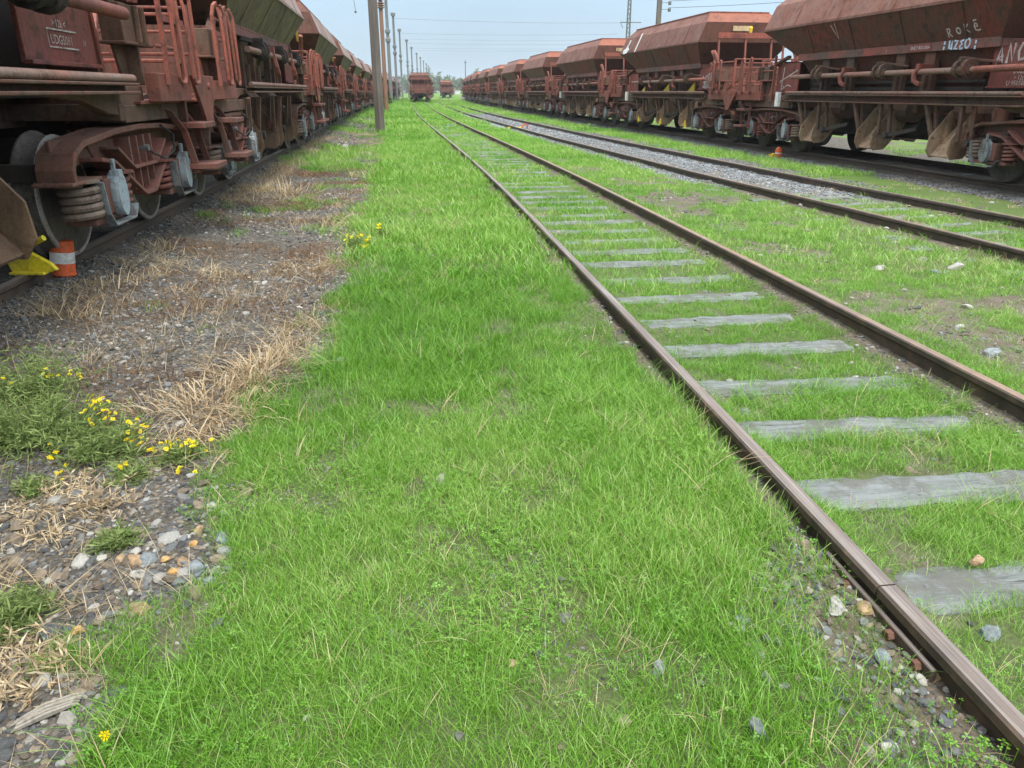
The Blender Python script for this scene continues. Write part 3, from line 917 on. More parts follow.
def arc(cx, cz, r, a0, a1, n, y):
    return [(cx + r * math.cos(a0 + (a1 - a0) * i / n), y, cz + r * math.sin(a0 + (a1 - a0) * i / n)) for i in range(n + 1)]


def make_bogie(parent, cx, full=True, variant='left'):
    b = empty('bogie'); b.parent = parent
    side = MB()
    # arched top bar, wide flange
    pts = [(-1.50, -1.06, .615), (-1.50, -1.06, .70), (-1.44, -1.06, .80), (-1.25, -1.06, .87), (-.6, -1.06, .925), (0, -1.06, .94), (.6, -1.06, .925), (1.25, -1.06, .87), (1.44, -1.06, .80), (1.50, -1.06, .70), (1.50, -1.06, .615)]
    side.ribbon(pts, .26, .045)
    side.box(-1.60, -1.06, -1.20, -.92, .600, .625); side.box(1.06, 1.60, -1.20, -.92, .600, .625)
    side.box(-1.44, 1.44, -1.03, -1.0, .70, .90)                                            # back web
    vee = MB()
    P = [(-1.0, .74), (-.72, .70), (-.20, .42), (-.12, .385), (.12, .385), (.20, .42), (.72, .70), (1.0, .74)]
    vee.ribbon([(x, -1.10, z) for x, z in P], .20, .03)
    Q = [(-.62, .80), (-.30, .62), (.30, .62), (.62, .80)]
    vee.ribbon([(x, -1.11, z) for x, z in Q], .18, .025)
    vee.prism([(-.86, .86), (-.72, .70), (-.16, .41), (.16, .41), (.72, .70), (.86, .86)], 'y', -1.045, -1.02)
    for x in (-.27, -.09, .09, .27):
        vee.box(x - .014, x + .014, -1.17, -1.04, .63, .87); vee.box(x - .012, x + .012, -1.16, -1.04, .43, .61)
    if full:
        for s in (-1, 1):
            MB().tube([(.52, s * 1.2, .93), (.66, s * 1.26, .84), (.60, s * 1.27, .70), (.38, s * 1.24, .64), (.20, s * 1.2, .70), (.12, s * 1.16, .76)], .011, 6).build('brake_hose', M['black'], b, smooth=True)
            pn_ = MB().lathe([(0, s * 1.0), (.03, s * 1.0), (.03, s * 1.20), (0, s * 1.20)], (.10, 0, .755), 'y', 10, False); pn_.build('pin', M['strap'], b)
    bol = MB().box(-.30, .30, -.95, .95, .62, .86).box(-.18, .18, -.5, .5, .855, 1.0).box(-1.36, 1.36, -.06, .06, .64, .72)
    for s in (-1, 1): bol.box(s * 1.38 - .05, s * 1.38 + .05, -.9, .9, .62, .74)
    side.build_both('side_frame', M['bogie'], b, .006 if full else 0)
    vee.build_both('centre_web', M['bogie_red'], b, .003 if full else 0)
    bol.build('bolster', M['dark'], b)
    for x in (-.92, .92):
        for s in (-1, 1):
            w = MB()
            prof = [(.07, .62), (.455, .655), (.462, .77), (.47, .785), (.492, .80), (.492, .815), (.40, .80), (.33, .745), (.13, .73), (.10, .80), (.07, .80)]
            w.lathe([(r, s * (1.50 - t)) for r, t in prof], (x, 0, .46), 'y', 36)
            w.build('wheel', M['wheel'], b, smooth=True)
            if full and variant == 'left':
                ty = MB().lathe([(r, s * (1.50 - t)) for r, t in ((.425, .658), (.430, .648), (.452, .648), (.460, .654), (.464, .668), (.45, .672))], (x, 0, .46), 'y', 40)
                ty.build('tyre', M['tyre'], b, smooth=True)
        MB().cyl((x, -1.02, .46), (x, 1.02, .46), .07, 12).build('axle', M['dark'], b, smooth=True)
        for s in (-1, 1):
            ab = MB().box(x - .17, x + .17, s * 1.00, s * 1.22, .34, .60)
            ab.box(x - .40, x + .40, s * .98, s * 1.20, .285, .335)
            ab.build('axle_box', M['bogie_red'] if s > 0 else M['bogie_red'], b, .008 if full else 0)
            cov = MB(); m_ = []
            for k in range(22):
                an = 2 * PI * k / 22; m_.append((x + .095 * math.cos(an), .475 + .165 * math.sin(an)))
            y0 = s * 1.20; y1 = s * 1.285
            if y0 > y1: y0, y1 = y1, y0
            cov.prism(m_, 'y', y0, y1)
            cov.tube([(x - .02, s * 1.24, .62), (x - .03, s * 1.25, .74)], .022, 6)
            cov.box(x - .05, x + .03, s * 1.22, s * 1.29, .60, .66)
            cov.build('axle_box_cover', M['axle'], b, .03 if full else 0)
            st = MB().ribbon([(x - .34, s * 1.24, .60), (x - .30, s * 1.24, .36), (x - .22, s * 1.24, .265), (x + .22, s * 1.24, .265), (x + .30, s * 1.24, .36)], .07, .016)
            st.build('spring_strap', M['strap'], b, .003 if full else 0)
            for dx in (-.36, .36):
                sx = x + dx; outer = (dx * x > 0)
                sp_ = MB().coil((sx, s * 1.10, 0), .335, .60, (.122 if outer else .095), .029 if outer else .023, 4.6, 7 if full else 4)
                sp_.lathe([(0, .60), (.15, .60), (.15, .618), (0, .618)], (sx, s * 1.10, 0), 'z', 14, False)
                sp_.build('spring', M['spring'] if outer else M['bogie_red'], b, smooth=True)
    b.location = (cx, 0, 0)
    return b


def hopper_rings():
    return [(1.30, -2.6, 2.2, .62), (2.06, -3.1, 3.05, 1.06), (2.70, -4.35, 3.62, 1.45), (3.24, -4.25, 3.66, 1.23), (3.54, -3.95, 3.10, .92)]


def quad_strip(mb, r0, r1, faces):
    (z0, a0, b0, y0), (z1, a1, b1, y1) = r0, r1
    c0 = [(a0, -y0, z0), (b0, -y0, z0), (b0, y0, z0), (a0, y0, z0)]
    c1 = [(a1, -y1, z1), (b1, -y1, z1), (b1, y1, z1), (a1, y1, z1)]
    for k in faces:
        j = (k + 1) % 4; mb.add([c0[k], c0[j], c1[j], c1[k]], [(0, 1, 2, 3)])


def bent_gate(x0, x1, tall=2.14, low=1.28, horns=True):
    """hand-rail gate: two channel posts, rungs, two hanging loops, curved horns"""
    g = MB(); y = -1.38
    for x in (x0, x1 - .22):
        g.ribbon([(x, y, low), (x, y, tall - .12), (x + .02, y - .02, tall - .03), (x + .07, y - .04, tall)], .035, .055)
        lp = [(x + .03, y - .06, tall - .04), (x + .02, y - .09, tall - .2), (x + .02, y - .09, low + .14)] + \
             [(x + .09 - .07 * math.cos(a), y - .09, low + .09 - .07 * math.sin(a)) for a in (.3, .8, 1.3)] + \
             [(x + .16 + .07 * math.sin(a), y - .09, low + .09 - .07 * math.cos(a)) for a in (.2, .8, 1.3)] + \
             [(x + .23, y - .09, low + .14), (x + .23, y - .09, tall - .1), (x + .19, y - .06, tall)]
        g.tube(lp, .018, 7)
    for z in (1.50, 1.84): g.bar((x0, y, z), (x1, y, z), .025, .05)
    return g


def horn(x):
    g = MB()
    for dx in (0, .16):
        g.tube([(x + dx, -1.2, 1.95), (x + dx - .02, -1.22, 2.12), (x + dx - .12, -1.24, 2.30), (x + dx - .26, -1.26, 2.42)], .042, 7)
    return g


def step_mb(x, w=.62):
    g = MB()
    for dx in (0, w):
        g.ribbon([(x + dx - .30, -1.12, 1.10), (x + dx - .18, -1.22, 1.05), (x + dx - .04, -1.30, .86), (x + dx + .04, -1.34, .55), (x + dx + .06, -1.35, .44)], .07, .022, (0, 1, 0))
    for k, (z, y) in enumerate(((.88, -1.32), (.48, -1.38))):
        g.box(x - .02 + .04 * k, x + w + .04 * k, y - .17, y + .10, z, z + .055)
    return g


def make_wagon(label, group, variant, full=True):
    """local frame: x along the wagon (platform end +x), -y the side towards the empty tracks, z from rail top"""
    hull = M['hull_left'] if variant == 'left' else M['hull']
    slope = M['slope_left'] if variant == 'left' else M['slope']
    w = empty('hopper_wagon'); tag(w, label, 'hopper wagon', group)
    rg = hopper_rings()
    LV = variant == 'left'; dch = -.66 if LV else .1; dsh = .13 if LV else 0; zb = 1.205 if LV else 1.135
    body = MB(); quad_strip(body, rg[2], rg[3], (0, 2)); quad_strip(body, rg[3], rg[4], (0, 2))
    body.box(rg[2][1], rg[2][2], -1.462, -1.448, 2.685, 2.73); body.box(rg[2][1], rg[2][2], 1.448, 1.462, 2.685, 2.73)
    if full:
        for x in (-2.9, -1.1, .7, 2.4):
            for s in (-1, 1):
                body.bar((x, s * 1.452, 2.73), (x, s * 1.234, 3.235), .035, .008, (1, 0, 0)); body.bar((x, s * 1.232, 3.245), (x * .92 - .05, s * .925, 3.53), .035, .008, (1, 0, 0))
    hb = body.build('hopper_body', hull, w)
    rim = MB(); z, a, b, y = rg[4]
    for p, q in (((a, -y), (b, -y)), ((b, -y), (b, y)), ((b, y), (a, y)), ((a, y), (a, -y))):
        rim.bar((*p, z), (*q, z), .07, .05)
    rim.box(a, b, -.02, .02, z - .06, z - .01)
    rim.build('top_rim', M['red'], hb, .008 if full else 0)
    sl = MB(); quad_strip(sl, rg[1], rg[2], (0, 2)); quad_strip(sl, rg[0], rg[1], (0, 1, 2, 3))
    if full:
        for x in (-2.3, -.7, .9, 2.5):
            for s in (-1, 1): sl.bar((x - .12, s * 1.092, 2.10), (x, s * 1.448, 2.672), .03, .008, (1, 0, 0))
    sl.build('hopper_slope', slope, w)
    for q in (1, 3):
        en = MB(); quad_strip(en, rg[1], rg[2], (q,)); quad_strip(en, rg[2], rg[3], (q,))
        en.build('end_wall', M['end'], w)
        lip = MB(); quad_strip(lip, rg[3], rg[4], (q,)); lip.build('end_lip', M['orange'] if (q == 1 and not LV) else M['end'], w)
    # load inside the open top (ballast), slightly below the rim
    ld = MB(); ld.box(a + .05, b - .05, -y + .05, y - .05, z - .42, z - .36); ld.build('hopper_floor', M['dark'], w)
    bd = MB(); z, a, b, y = rg[1]
    for s in (-1, 1): bd.box(a - .02, b + .06, s * (y + .012), s * (y + .055), z - .06, z + .085)
    bd.box(b + .02, b + .06, -y, y, z - .05, z + .06)
    if full:
        for k in range(26):
            for s in (-1, 1): bd.box(a + .1 + k * .235, a + .13 + k * .235, *sorted((s * (y + .054), s * (y + .064))), z + .04, z + .065)
    bd.build('sill_band', M['band'], w, .006 if full else 0)
    # underframe
    fr = MB()
    fr.box(-6.05 + .45, 5.62, -.34, -.14, .95, 1.18); fr.box(-5.6, 5.62, .14, .34, .95, 1.18)
    for s in (-1, 1):
        y0 = s * 1.22; y1 = s * 1.36
        fr.box(-3.1, 4.05, y0, y1, zb, zb + .025); fr.box(-3.1, 4.05, y0, y1, 1.27, 1.292); fr.box(-3.1, 4.05, s * 1.22, s * 1.245, zb + .025, 1.27)
        fr.box(4.05, 5.6, s * 1.0, s * 1.2, .98, 1.12); fr.box(-5.6, -3.1, s * 1.0, s * 1.2, .98, 1.12)
    for x in (-5.62, 5.55): fr.box(x, x + .07, -1.28, 1.28, .86, 1.14)
    for x in (-3.0, -.8, 1.5, 4.0): fr.box(x - .06, x + .06, -1.2, 1.2, 1.0, 1.13)
    fr.build('underframe', M['under'], w, .006 if full else 0)
    for x, f in ((4.0, 1), (-4.1, -1)):
        br = MB()
        poly = [(-1.3, 1.27), (.62, 1.27), (.62, 1.03), (.1, 1.03), (-.25, 1.06), (-.75, 1.17), (-1.3, 1.20)]
        poly = [(x + f * p, q) for p, q in poly]
        if f < 0: poly.reverse()
        for s in (-1, 1): br.prism(poly, 'y', *sorted((s * 1.10, s * 1.19)))
        br.box(x + f * .1, x + f * .6, -1.1, 1.1, 1.02, 1.2)
        br.build('bolster_bracket', M['under'], w, .008 if full else 0)
    # pipes along the side
    for s in (-1, 1):
        sh = MB().cyl((-3.0, s * 1.30, 1.66 + dsh), (4.15, s * 1.30, 1.68 + dsh), .046, 12)
        so = sh.build('operating_shaft', M['shaft'], w, smooth=True)
        if full or s < 0:
            MB().cyl((2.95, s * 1.30, 1.679 + dsh), (4.12, s * 1.30, 1.682 + dsh), .05, 12).build('shaft_end', M['red'], so, smooth=True)
        MB().cyl((-3.1, s * 1.31, 1.325), (4.05, s * 1.31, 1.325), .032, 10).build('air_pipe', M['shaft'], w, smooth=True)
        for x in (-1.75, .5, 2.72):
            lv = MB(); zz = 1.70 + dsh
            lv.cyl((x - .20, s * 1.27, zz), (x - .13, s * 1.27, zz), .135, 14); lv.cyl((x + .02, s * 1.28, zz), (x + .09, s * 1.28, zz), .145, 14)
            lv.box(x - .13, x + .02, s * 1.18, s * 1.34, zz + .05, zz + .12); lv.cyl((x - .26, s * 1.30, zz - .03), (x + .14, s * 1.30, zz - .03), .075, 12)
            lv.bar((x - .2, s * 1.2, zz + .12), (x - .42, s * 1.05, zz + .16), .05, .07); lv.bar((x - .1, s * 1.2, zz + .15), (x + .42, s * 1.06, zz + .08), .06, .035)
            lv.cyl((x - .10, s * 1.36, zz + .13), (x - .10, s * 1.20, zz + .13), .045, 8)
            lv.build('lever_bracket', M['under'] if variant == 'right' else M['dark'], w, .005 if full else 0)
        for x in (-.72, 1.62):
            hk = MB().box(x - .08, x + .02, s * 1.1, s * 1.36, 1.70 + dsh, 1.80 + dsh)
            hk.ribbon([(x - .05, s * 1.33, 1.72 + dsh), (x - .06, s * 1.38, 1.62), (x - .02, s * 1.39, 1.53), (x + .08, s * 1.38, 1.48), (x + .14, s * 1.36, 1.47)], .06, .06)
            hk.build('crank', M['red'], w, .005 if full else 0)
        for x in (-1.95, -1.0, .66, 1.48):
            pz = MB().box(x - .15, x + .12, s * .96, s * 1.06, 1.29, 2.01)
            pz.box(x - .03, x + .05, s * 1.06, s * 1.12, 1.32, 1.62)
            pz.build('post', M['under'], w, .006 if full else 0)
        dr = MB()
        for x in (-2.3, .0, 2.3): dr.box(x - 1.0, x + .6, s * .60, s * .64, 1.30, 2.0)
        dr.bar((-2.9, s * .78, 1.52), (2.6, s * .78, 1.52), .05, .05); dr.bar((-2.9, s * .80, 1.40), (2.6, s * .80, 1.40), .03, .06)
        dr.build('discharge_door', M['dark'], w)
    # red end panels
    for s in (-1, 1):
        pn = MB().box(2.93, 4.15, s * .985, s * 1.02, 1.41, 2.0); pn.bar((2.93, s * 1.03, 1.415), (4.15, s * 1.03, 1.415), .06, .03)
        pn.build('red_panel', M['panel_red'], w, .004 if full else 0)
        pn = MB().box(-4.2, -3.15, s * .985, s * 1.02, 1.30, 1.98); pn.build('red_panel', M['panel_red'], w)
    # hopper end supports
    for f, x0 in ((1, 4.35), (-1, -4.3)):
        for s in (-1, 1):
            hs = MB()
            X = lambda q: x0 + f * q
            ys = sorted((s * 1.02, s * 1.20))
            a_, b_ = sorted((X(0), X(.62)))
            hs.box(a_, b_, ys[0], ys[1], 1.62, 1.92)
            a_, b_ = sorted((X(-.04), X(.68)))
            hs.box(a_, b_, ys[0] - .02, ys[1] + .02, 1.60, 1.625)
            for q in (.30, .46): hs.box(*sorted((X(q), X(q + .02))), *sorted((s * 1.2, s * 1.25)), 1.62, 1.92)
            poly = [(X(.04), 1.60), (X(.58), 1.60), (X(.42), 1.28), (X(.18), 1.28)]
            if f < 0: poly.reverse()
            hs.prism(poly, 'y', *sorted((s * 1.06, s * 1.09)))
            hs.bar((X(.30), s * 1.14, 1.60), (X(.30), s * 1.14, 1.28), .14, .025, (0, 1, 0))
            hs.bar((X(.1), s * 1.1, 1.90), (X(-.6), s * 1.02, 2.12), .10, .06)
            hs.build('hopper_support', M['under'], w, .006 if full else 0)
    for x in (-3.95, 4.22):
        MB().box(x - .03, x + .03, -1.0, 1.0, 1.17, 2.02).build('end_bulkhead', M['end'], w)
    MB().box(2.95, 4.15, -.62, .62, 1.18, 2.0).build('dark_infill', M['dark'], w)  # dark filler added to stop bright sky showing through behind the red panels
    # platform end (+x)
    pf = MB().box(4.35, 5.95, -1.25, 1.25, 1.12, 1.15)
    for s in (-1, 1): pf.box(4.55, 5.55, *sorted((s * 1.25, s * 1.36)), 1.14, 1.38)
    pf.build('platform', M['red'], w, .005 if full else 0)
    for s in (-1, 1):
        ap = MB().prism([(5.52, 1.38), (6.36, 1.38), (6.36, 1.24), (6.06, .88), (5.90, .88)], 'y', *sorted((s * 1.365, s * 1.40)))
        ap.cyl((6.1, s * 1.42, 1.28), (6.1, s * 1.35, 1.28), .035, 8)
        ap.build('apron_plate', M['red'], w, .004 if full else 0)
    bent_gate(4.80, 5.50).build_both('handrail_gate', M['red'], w)
    horn(4.55).build_both('curved_handhold', M['red'], w, smooth=True)
    po = MB()
    po.box(4.02, 4.14, -1.05, 1.05, 2.78, 2.93)
    for y in (-1.0, -.18, .62, 1.0): po.bar((4.08, y, 2.80), (4.30, y, 1.15), .05, .05, (0, 1, 0))
    for z in (1.52, 1.95, 2.16): po.tube([(5.85, -1.22, z), (5.85, 1.22, z)], .018, 6)
    for y in (-1.22, -.42, .42, 1.22): po.bar((5.85, y, 1.15), (5.85, y, 2.18), .05, .05, (0, 1, 0))
    for s in (-1, 1):
        po.tube([(4.3, s * 1.24, 2.10), (5.85, s * 1.24, 2.10)], .018, 6); po.tube([(5.0, s * 1.24, 1.62), (5.85, s * 1.24, 1.62)], .016, 6)
    po.bar((4.3, -.9, 1.2), (5.5, -.6, 1.95), .04, .05)
    po.build('end_portal', M['red'], w)
    if full:
        MB().box(3.665, 3.69, -.42, .12, 3.0, 3.14).build('number_plate', M['plate'], w)
        bk = MB().lathe([(0, 0), (.04, .0), (.055, .13), (.03, .17), (0, .17)], (4.08, -.05, 2.93), 'z', 10, False)
        bk.build('tail_lamp', M['yellow'], w)
    # other end (-x)
    pf = MB().box(-5.95, -4.75, -1.25, 1.25, 1.12, 1.15)
    for s in (-1, 1): pf.box(-5.95, -4.35, *sorted((s * 1.25, s * 1.34)), 1.14, 1.34)
    pf.build('platform', M['red'], w, .005 if full else 0)
    bent_gate(-5.42, -4.74).build_both('handrail_gate', M['red'], w)
    er = MB()
    for z in (1.60, 1.82, 2.05):
        for s in (-1, 1): er.tube([(-4.7, s * 1.22, z), (-3.95, s * 1.22, z)], .016, 6)
        er.tube([(-5.85, -1.22, z), (-5.85, 1.22, z)], .016, 6)
    for s in (-1, 1): er.bar((-3.98, s * 1.22, 1.15), (-3.98, s * 1.22, 2.15), .05, .05)
    for y in (-1.2, -.4, .4, 1.2): er.bar((-5.85, y, 1.15), (-5.85, y, 2.08), .045, .045, (0, 1, 0))
    er.build('end_railing', M['red'], w)
    if not LV: MB().box(-3.36, -3.21, -1.44, -1.37, 1.02, 1.34).build('notice_box', M['white'] if full else M['under'], w)
    step_mb(-5.35, .46).build_both('step', M['bogie_red'], w, .006 if full else 0)
    if variant == 'left': step_mb(5.35, .46).build_both('step', M['bogie_red'], w, .006 if full else 0)
    # chutes under the middle
    for x in (-2.1 + dch, .13 + dch, 2.32 + dch):
        for s in (-1, 1):
            c = MB()
            c.add([(x - .26, s * .70, .92), (x + .26, s * .70, .92), (x + .26, s * 1.22, .315), (x - .26, s * 1.22, .315)], [(0, 1, 2, 3)])
            c.add([(x - .26, s * .70, .905), (x + .26, s * .70, .905), (x + .26, s * 1.21, .30), (x - .26, s * 1.21, .30)], [(3, 2, 1, 0)])
            so = c.build('chute', M['chute_left'] if LV else M['chute'], w)
            for q in (-.27, .27):
                k = MB()
                poly = [(.55, 1.10), (.95, 1.05), (1.28, .62), (1.30, .40), (1.22, .28), (1.0, .30), (.62, .75)]
                poly = [(s * a1, b1) for a1, b1 in poly]
                k.prism(poly, 'x', *sorted((x + q - .012, x + q + .012)))
                k.build('chute_side', (M['chute_left'] if LV else M['chute']) if s < 0 else M['under'], so)
            d = MB().box(x - .24, x + .24, s * .45, s * .70, .80, 1.15); d.cyl((x - .3, s * .7, 1.02), (x + .62, s * .7, 1.02), .22, 12)
            d.build('chute_throat', M['under'], so)
            for px, q in ((x - .50, .10), (x + .40, -.02)):
                if LV and x > 1 and px > x: continue
                st = MB().bar((px, s * 1.28, 1.14), (px + q * 2.2, s * 1.22, .58), .05, .075, (0, 1, 0))
                st.bar((px + .16, s * 1.2, 1.14), (px + .18, s * 1.15, .62), .05, .075, (0, 1, 0))
                st.build('hanger', M['under'], w, .004 if full else 0)
            if LV and x > 1: continue
            al = MB().bar((x + .62, s * 1.2, .58), (x + 1.25, s * 1.05, .72), .06, .07); al.cyl((x + .62, s * 1.28, .58), (x + .62, s * 1.12, .58), .06, 8)
            al.build('chute_arm', M['dark'], w)
    MB().prism([(-.34, .95), (-.30, .48), (.30, .48), (.34, .95)], 'x', -2.75, 2.6).build('discharge_trough', M['dark'], w)
    ag_ = MB().box(-.9, -.35, -.62, -.36, .55, .95).cyl((-.36, -.52, .7), (.9, -.52, .7), .13, 12); ag_.build('brake_gear', M['dark'], w)
    # buffers and hooks
    for f in (-1, 1):
        for s in (-1, 1):
            bf = MB().lathe([(0, 0), (.13, 0), (.11, .08), (.085, .1), (.085, .36), (0, .36)], (f * 5.6, s * .875, 1.0), 'x', 14, False) if f > 0 else \
                MB().lathe([(0, 0), (.13, 0), (.11, -.08), (.085, -.1), (.085, -.36), (0, -.36)], (f * 5.6, s * .875, 1.0), 'x', 14, False)
            bf.lathe([(0, f * .36), (.22, f * .36), (.225, f * .385), (.20, f * .41), (0, f * .435)], (f * 5.62, s * .875, 1.0), 'x', 18, False)
            bf.build('buffer', M['dark'], w, smooth=True)
        MB().ribbon([(f * 5.6, 0, 1.0), (f * 5.85, 0, 1.0), (f * 5.98, 0, 1.06), (f * 5.97, 0, .93), (f * 5.86, 0, .9)], .06, .07).build('coupling_hook', M['dark'], w)
        make_bogie(w, f * 4.2 + .2, full, variant)
    return w


def place(w, cf, yc, toward, raise_=0.0):
    """toward=+1: platform end points down the yard (+Y); -1: towards the camera"""
    s = (float(cf(yc + 4)) - float(cf(yc - 4))) / 8
    w.location = (float(cf(yc)), yc, raise_)
    w.rotation_euler = (0, 0, (PI / 2 if toward > 0 else -PI / 2) - math.atan(s))


ORD = ['first', 'second', 'third', 'fourth', 'fifth', 'sixth', 'seventh', 'eighth', 'ninth', 'tenth', 'eleventh', 'twelfth', 'thirteenth', 'fourteenth']
GL, GR = 'hopper wagons coupled in the train beside the poles', 'hopper wagons coupled in the train across the empty tracks'
PITCHW = 12.1
DETAIL = ('number_plate', 'tail_lamp', 'notice_box', 'chute_arm', 'axle', 'spring_strap', 'shaft_end', 'coupling_hook', 'brake_gear', 'bolster', 'chute_throat')
TINY = DETAIL + ('hanger', 'spring', 'axle_box', 'lever_bracket', 'crank', 'chute_side', 'curved_handhold', 'air_pipe', 'post', 'discharge_door', 'apron_plate', 'hopper_floor')
wl = make_wagon('rusty hopper wagon with big wheel and coil springs, beside the orange marker', GL, 'left', True)
wl_far = make_wagon('', GL, 'left', False)
wr = make_wagon('brown hopper wagon with white ROKe graffiti and sandy chutes', GR, 'right', True)
wr_far = make_wagon('', GR, 'right', False)
LEFT = []; RIGHT = []
for k in range(12):
    yc = 2.86 + PITCHW * k
    if k == 0: w = wl
    elif k < 3: w = copy_tree(wl)
    elif k == 3: w = wl_far
    else: w = copy_tree(wl_far, None, DETAIL if k < 6 else TINY)
    place(w, left_c, yc, 1, LEFT_RAISE * float(sstep(60, 20, yc)))
    if k: w['label'] = ORD[k] + ' lichen stained hopper wagon from the orange marker, in the train beside the poles'
    LEFT.append(w)
for k in range(12):
    yc = 14.65 + PITCHW * k
    if k == 0: w = wr
    elif k < 3: w = copy_tree(wr)
    elif k == 3: w = wr_far
    else: w = copy_tree(wr_far, None, DETAIL if k < 6 else TINY)
    place(w, right_c, yc, -1)
    if k: w['label'] = ORD[k] + ' brown hopper wagon counting from the graffiti one, across the empty tracks'
    RIGHT.append(w)
RIGHT[1]['label'] = 'brown hopper wagon with yellow triangles and chutes, coupled behind the graffiti one'
LEFT[2]['label'] = 'hopper wagon with yellow and black hazard plate, third along the poles'
LEFT[1]['label'] = 'lichen stained hopper wagon with black lever boxes, second along the poles'
for k in range(4):
    w = copy_tree(wr_far, None, TINY); place(w, main_c, 107 + PITCHW * k, -1)
    for o in w.children:
        if o.name.split('.')[0] in ('end_lip', 'hopper_body'):
            o.material_slots[0].link = 'OBJECT'; o.material_slots[0].material = M['end']
    w['group'] = 'wagons parked on the middle track'
    w['label'] = 'rust brown wagon with its railed end facing us at the end of the middle track' if k == 0 else ORD[k - 1] + ' wagon behind the railed end one on the middle track'
for k in range(3):
    w = copy_tree(wr_far, None, TINY); place(w, second, 184 + PITCHW * k, -1)
    w['group'] = 'distant wagons on the curving track'
    w['label'] = 'small distant dark red wagon end on the curving track, right of the middle one' if k == 0 else ORD[k - 1] + ' wagon behind the distant dark red wagon end'

# ------------------------------------------------------------------ lettering, plates and marks on single wagons


def pix(u, v, z=-.14):
    """where the sight line through a measured photo point meets the level z (used to survey positions on the ground)"""
    x = u - 512; up = 384 - v
    U = up * math.cos(PITCH) - F_PX * math.sin(PITCH); Fw = F_PX * math.cos(PITCH) + up * math.sin(PITCH)
    X = x * math.cos(YAW) + Fw * math.sin(YAW); Y = -x * math.sin(YAW) + Fw * math.cos(YAW)
    t = (z - EYE) / U; return X * t, Y * t


def child(w, name, i=0):
    c = [o for o in w.children if o.name.split('.')[0] == name]
    c.sort(key=lambda o: o.name); return c[i]


def strokes(lines, width, fmap, th=.004):
    """pen strokes in a (u, v) plane carried onto a surface by fmap(u, v, lift)"""
    mb = MB()
    for ln in lines:
        P = [Vector((a, b)) for a, b in ln]; vs = []; n = len(P)
        for i, p in enumerate(P):
            t = (P[min(i + 1, n - 1)] - P[max(i - 1, 0)]); t = t.normalized() if t.length > 1e-6 else Vector((1, 0))
            q = Vector((-t.y, t.x)) * width / 2
            e = t * width * .35 * (-1 if i == 0 else (1 if i == n - 1 else 0))
            for s in (-1, 1):
                a = p + q * s + e; vs += [fmap(a.x, a.y, .002), fmap(a.x, a.y, .002 + th)]
        fs = []
        for i in range(n - 1):
            a = i * 4; fs += [(a + 1, a + 3, a + 7, a + 5), (a, a + 1, a + 5, a + 4), (a + 2, a + 6, a + 7, a + 3)]
        fs += [(0, 2, 3, 1), ((n - 1) * 4, (n - 1) * 4 + 1, (n - 1) * 4 + 3, (n - 1) * 4 + 2)]
        mb.add(vs, fs)
    return mb


def text_mesh(body, size, fmap, mat, name='lettering'):
    cu = bpy.data.curves.new(name, 'FONT'); cu.body = body; cu.size = size; cu.resolution_u = 2
    to = bpy.data.objects.new(name, cu); COL.objects.link(to)
    dg = bpy.context.evaluated_depsgraph_get(); m = bpy.data.meshes.new_from_object(to.evaluated_get(dg))
    bpy.data.objects.remove(to); bpy.data.curves.remove(cu)
    for v in m.vertices: v.co = fmap(v.co.x, v.co.y, .003)
    m.materials.clear(); m.materials.append(mat); return m


def letter(parent, body, size, fmap, mat):
    o = bpy.data.objects.new('lettering', text_mesh(body, size, fmap, mat)); COL.objects.link(o); o.parent = parent; return o


def slope_map(x0, t0, scale=1.0):
    a = Vector((0, -1.06, 2.06)); b = Vector((0, -1.45, 2.70)); d = (b - a).normalized(); nrm = Vector((0, -d.z, d.y))
    def f(u, v, l):
        p = a + d * (t0 + v * scale) + nrm * l; return (x0 + u * scale, p.y, p.z)
    return f


def wall_map(x0, y, z0, scale=1.0): return lambda u, v, l: (x0 + u * scale, y - l, z0 + v * scale)


W1 = RIGHT[0]
R_ = [[(0, 0), (0, .5), (0, 1), (.35, 1.0), (.45, .8), (.35, .58), (.02, .5)], [(.1, .5), (.55, 0)]]
O_ = [[(.3 + .28 * math.cos(a), .45 + .32 * math.sin(a)) for a in np.linspace(.3, 2 * PI + .5, 13)]]
K_ = [[(0, 0), (.02, 1)], [(.5, .95), (.05, .45), (.55, .05)]]
E_ = [[(.05, .45), (.5, .5), (.45, .8), (.2, .85), (.02, .5), (.1, .12), (.4, .0), (.75, .1)], [(.12, 1.15), (.25, 1.2)], [(.4, 1.2), (.52, 1.25)]]
lines = []
for i, (L_, sc) in enumerate(((R_, .17), (O_, .19), (K_, .18), (E_, .18))):
    lines += [[(x * sc + i * .245, y * sc + i * .025) for x, y in l] for l in L_]
strokes([[(a * .86, b * .8) for a, b in l] for l in lines], .024, slope_map(1.98, .17)).build('graffiti', M['ink_white'], child(W1, 'hopper_slope'))
U_ = [[(0, .9), (.05, .2), (.3, .1), (.45, .9), (.5, .1)]]
Z_ = [[(0, .9), (.5, .9), (.05, .05), (.55, .1)]]
E2 = [[(.5, .9), (.1, .8), (.4, .5), (.05, .3), (.15, .05), (.55, .1)]]
O2 = [[(.35 + .33 * math.cos(a), .5 + .42 * math.sin(a)) for a in np.linspace(0, 2 * PI, 12)]]
lines = []
for i, (L_, sc) in enumerate(((U_, .15), (Z_, .15), (E2, .15), (O2, .17))):
    lines += [[(x * sc + i * .125, y * sc) for x, y in l] for l in L_]
lines += [[(-.12, .10), (-.12, .13)], [(-.12, .02), (-.12, .05)], [(.62, .08), (.62, .11)], [(.62, 0), (.62, .03)]]
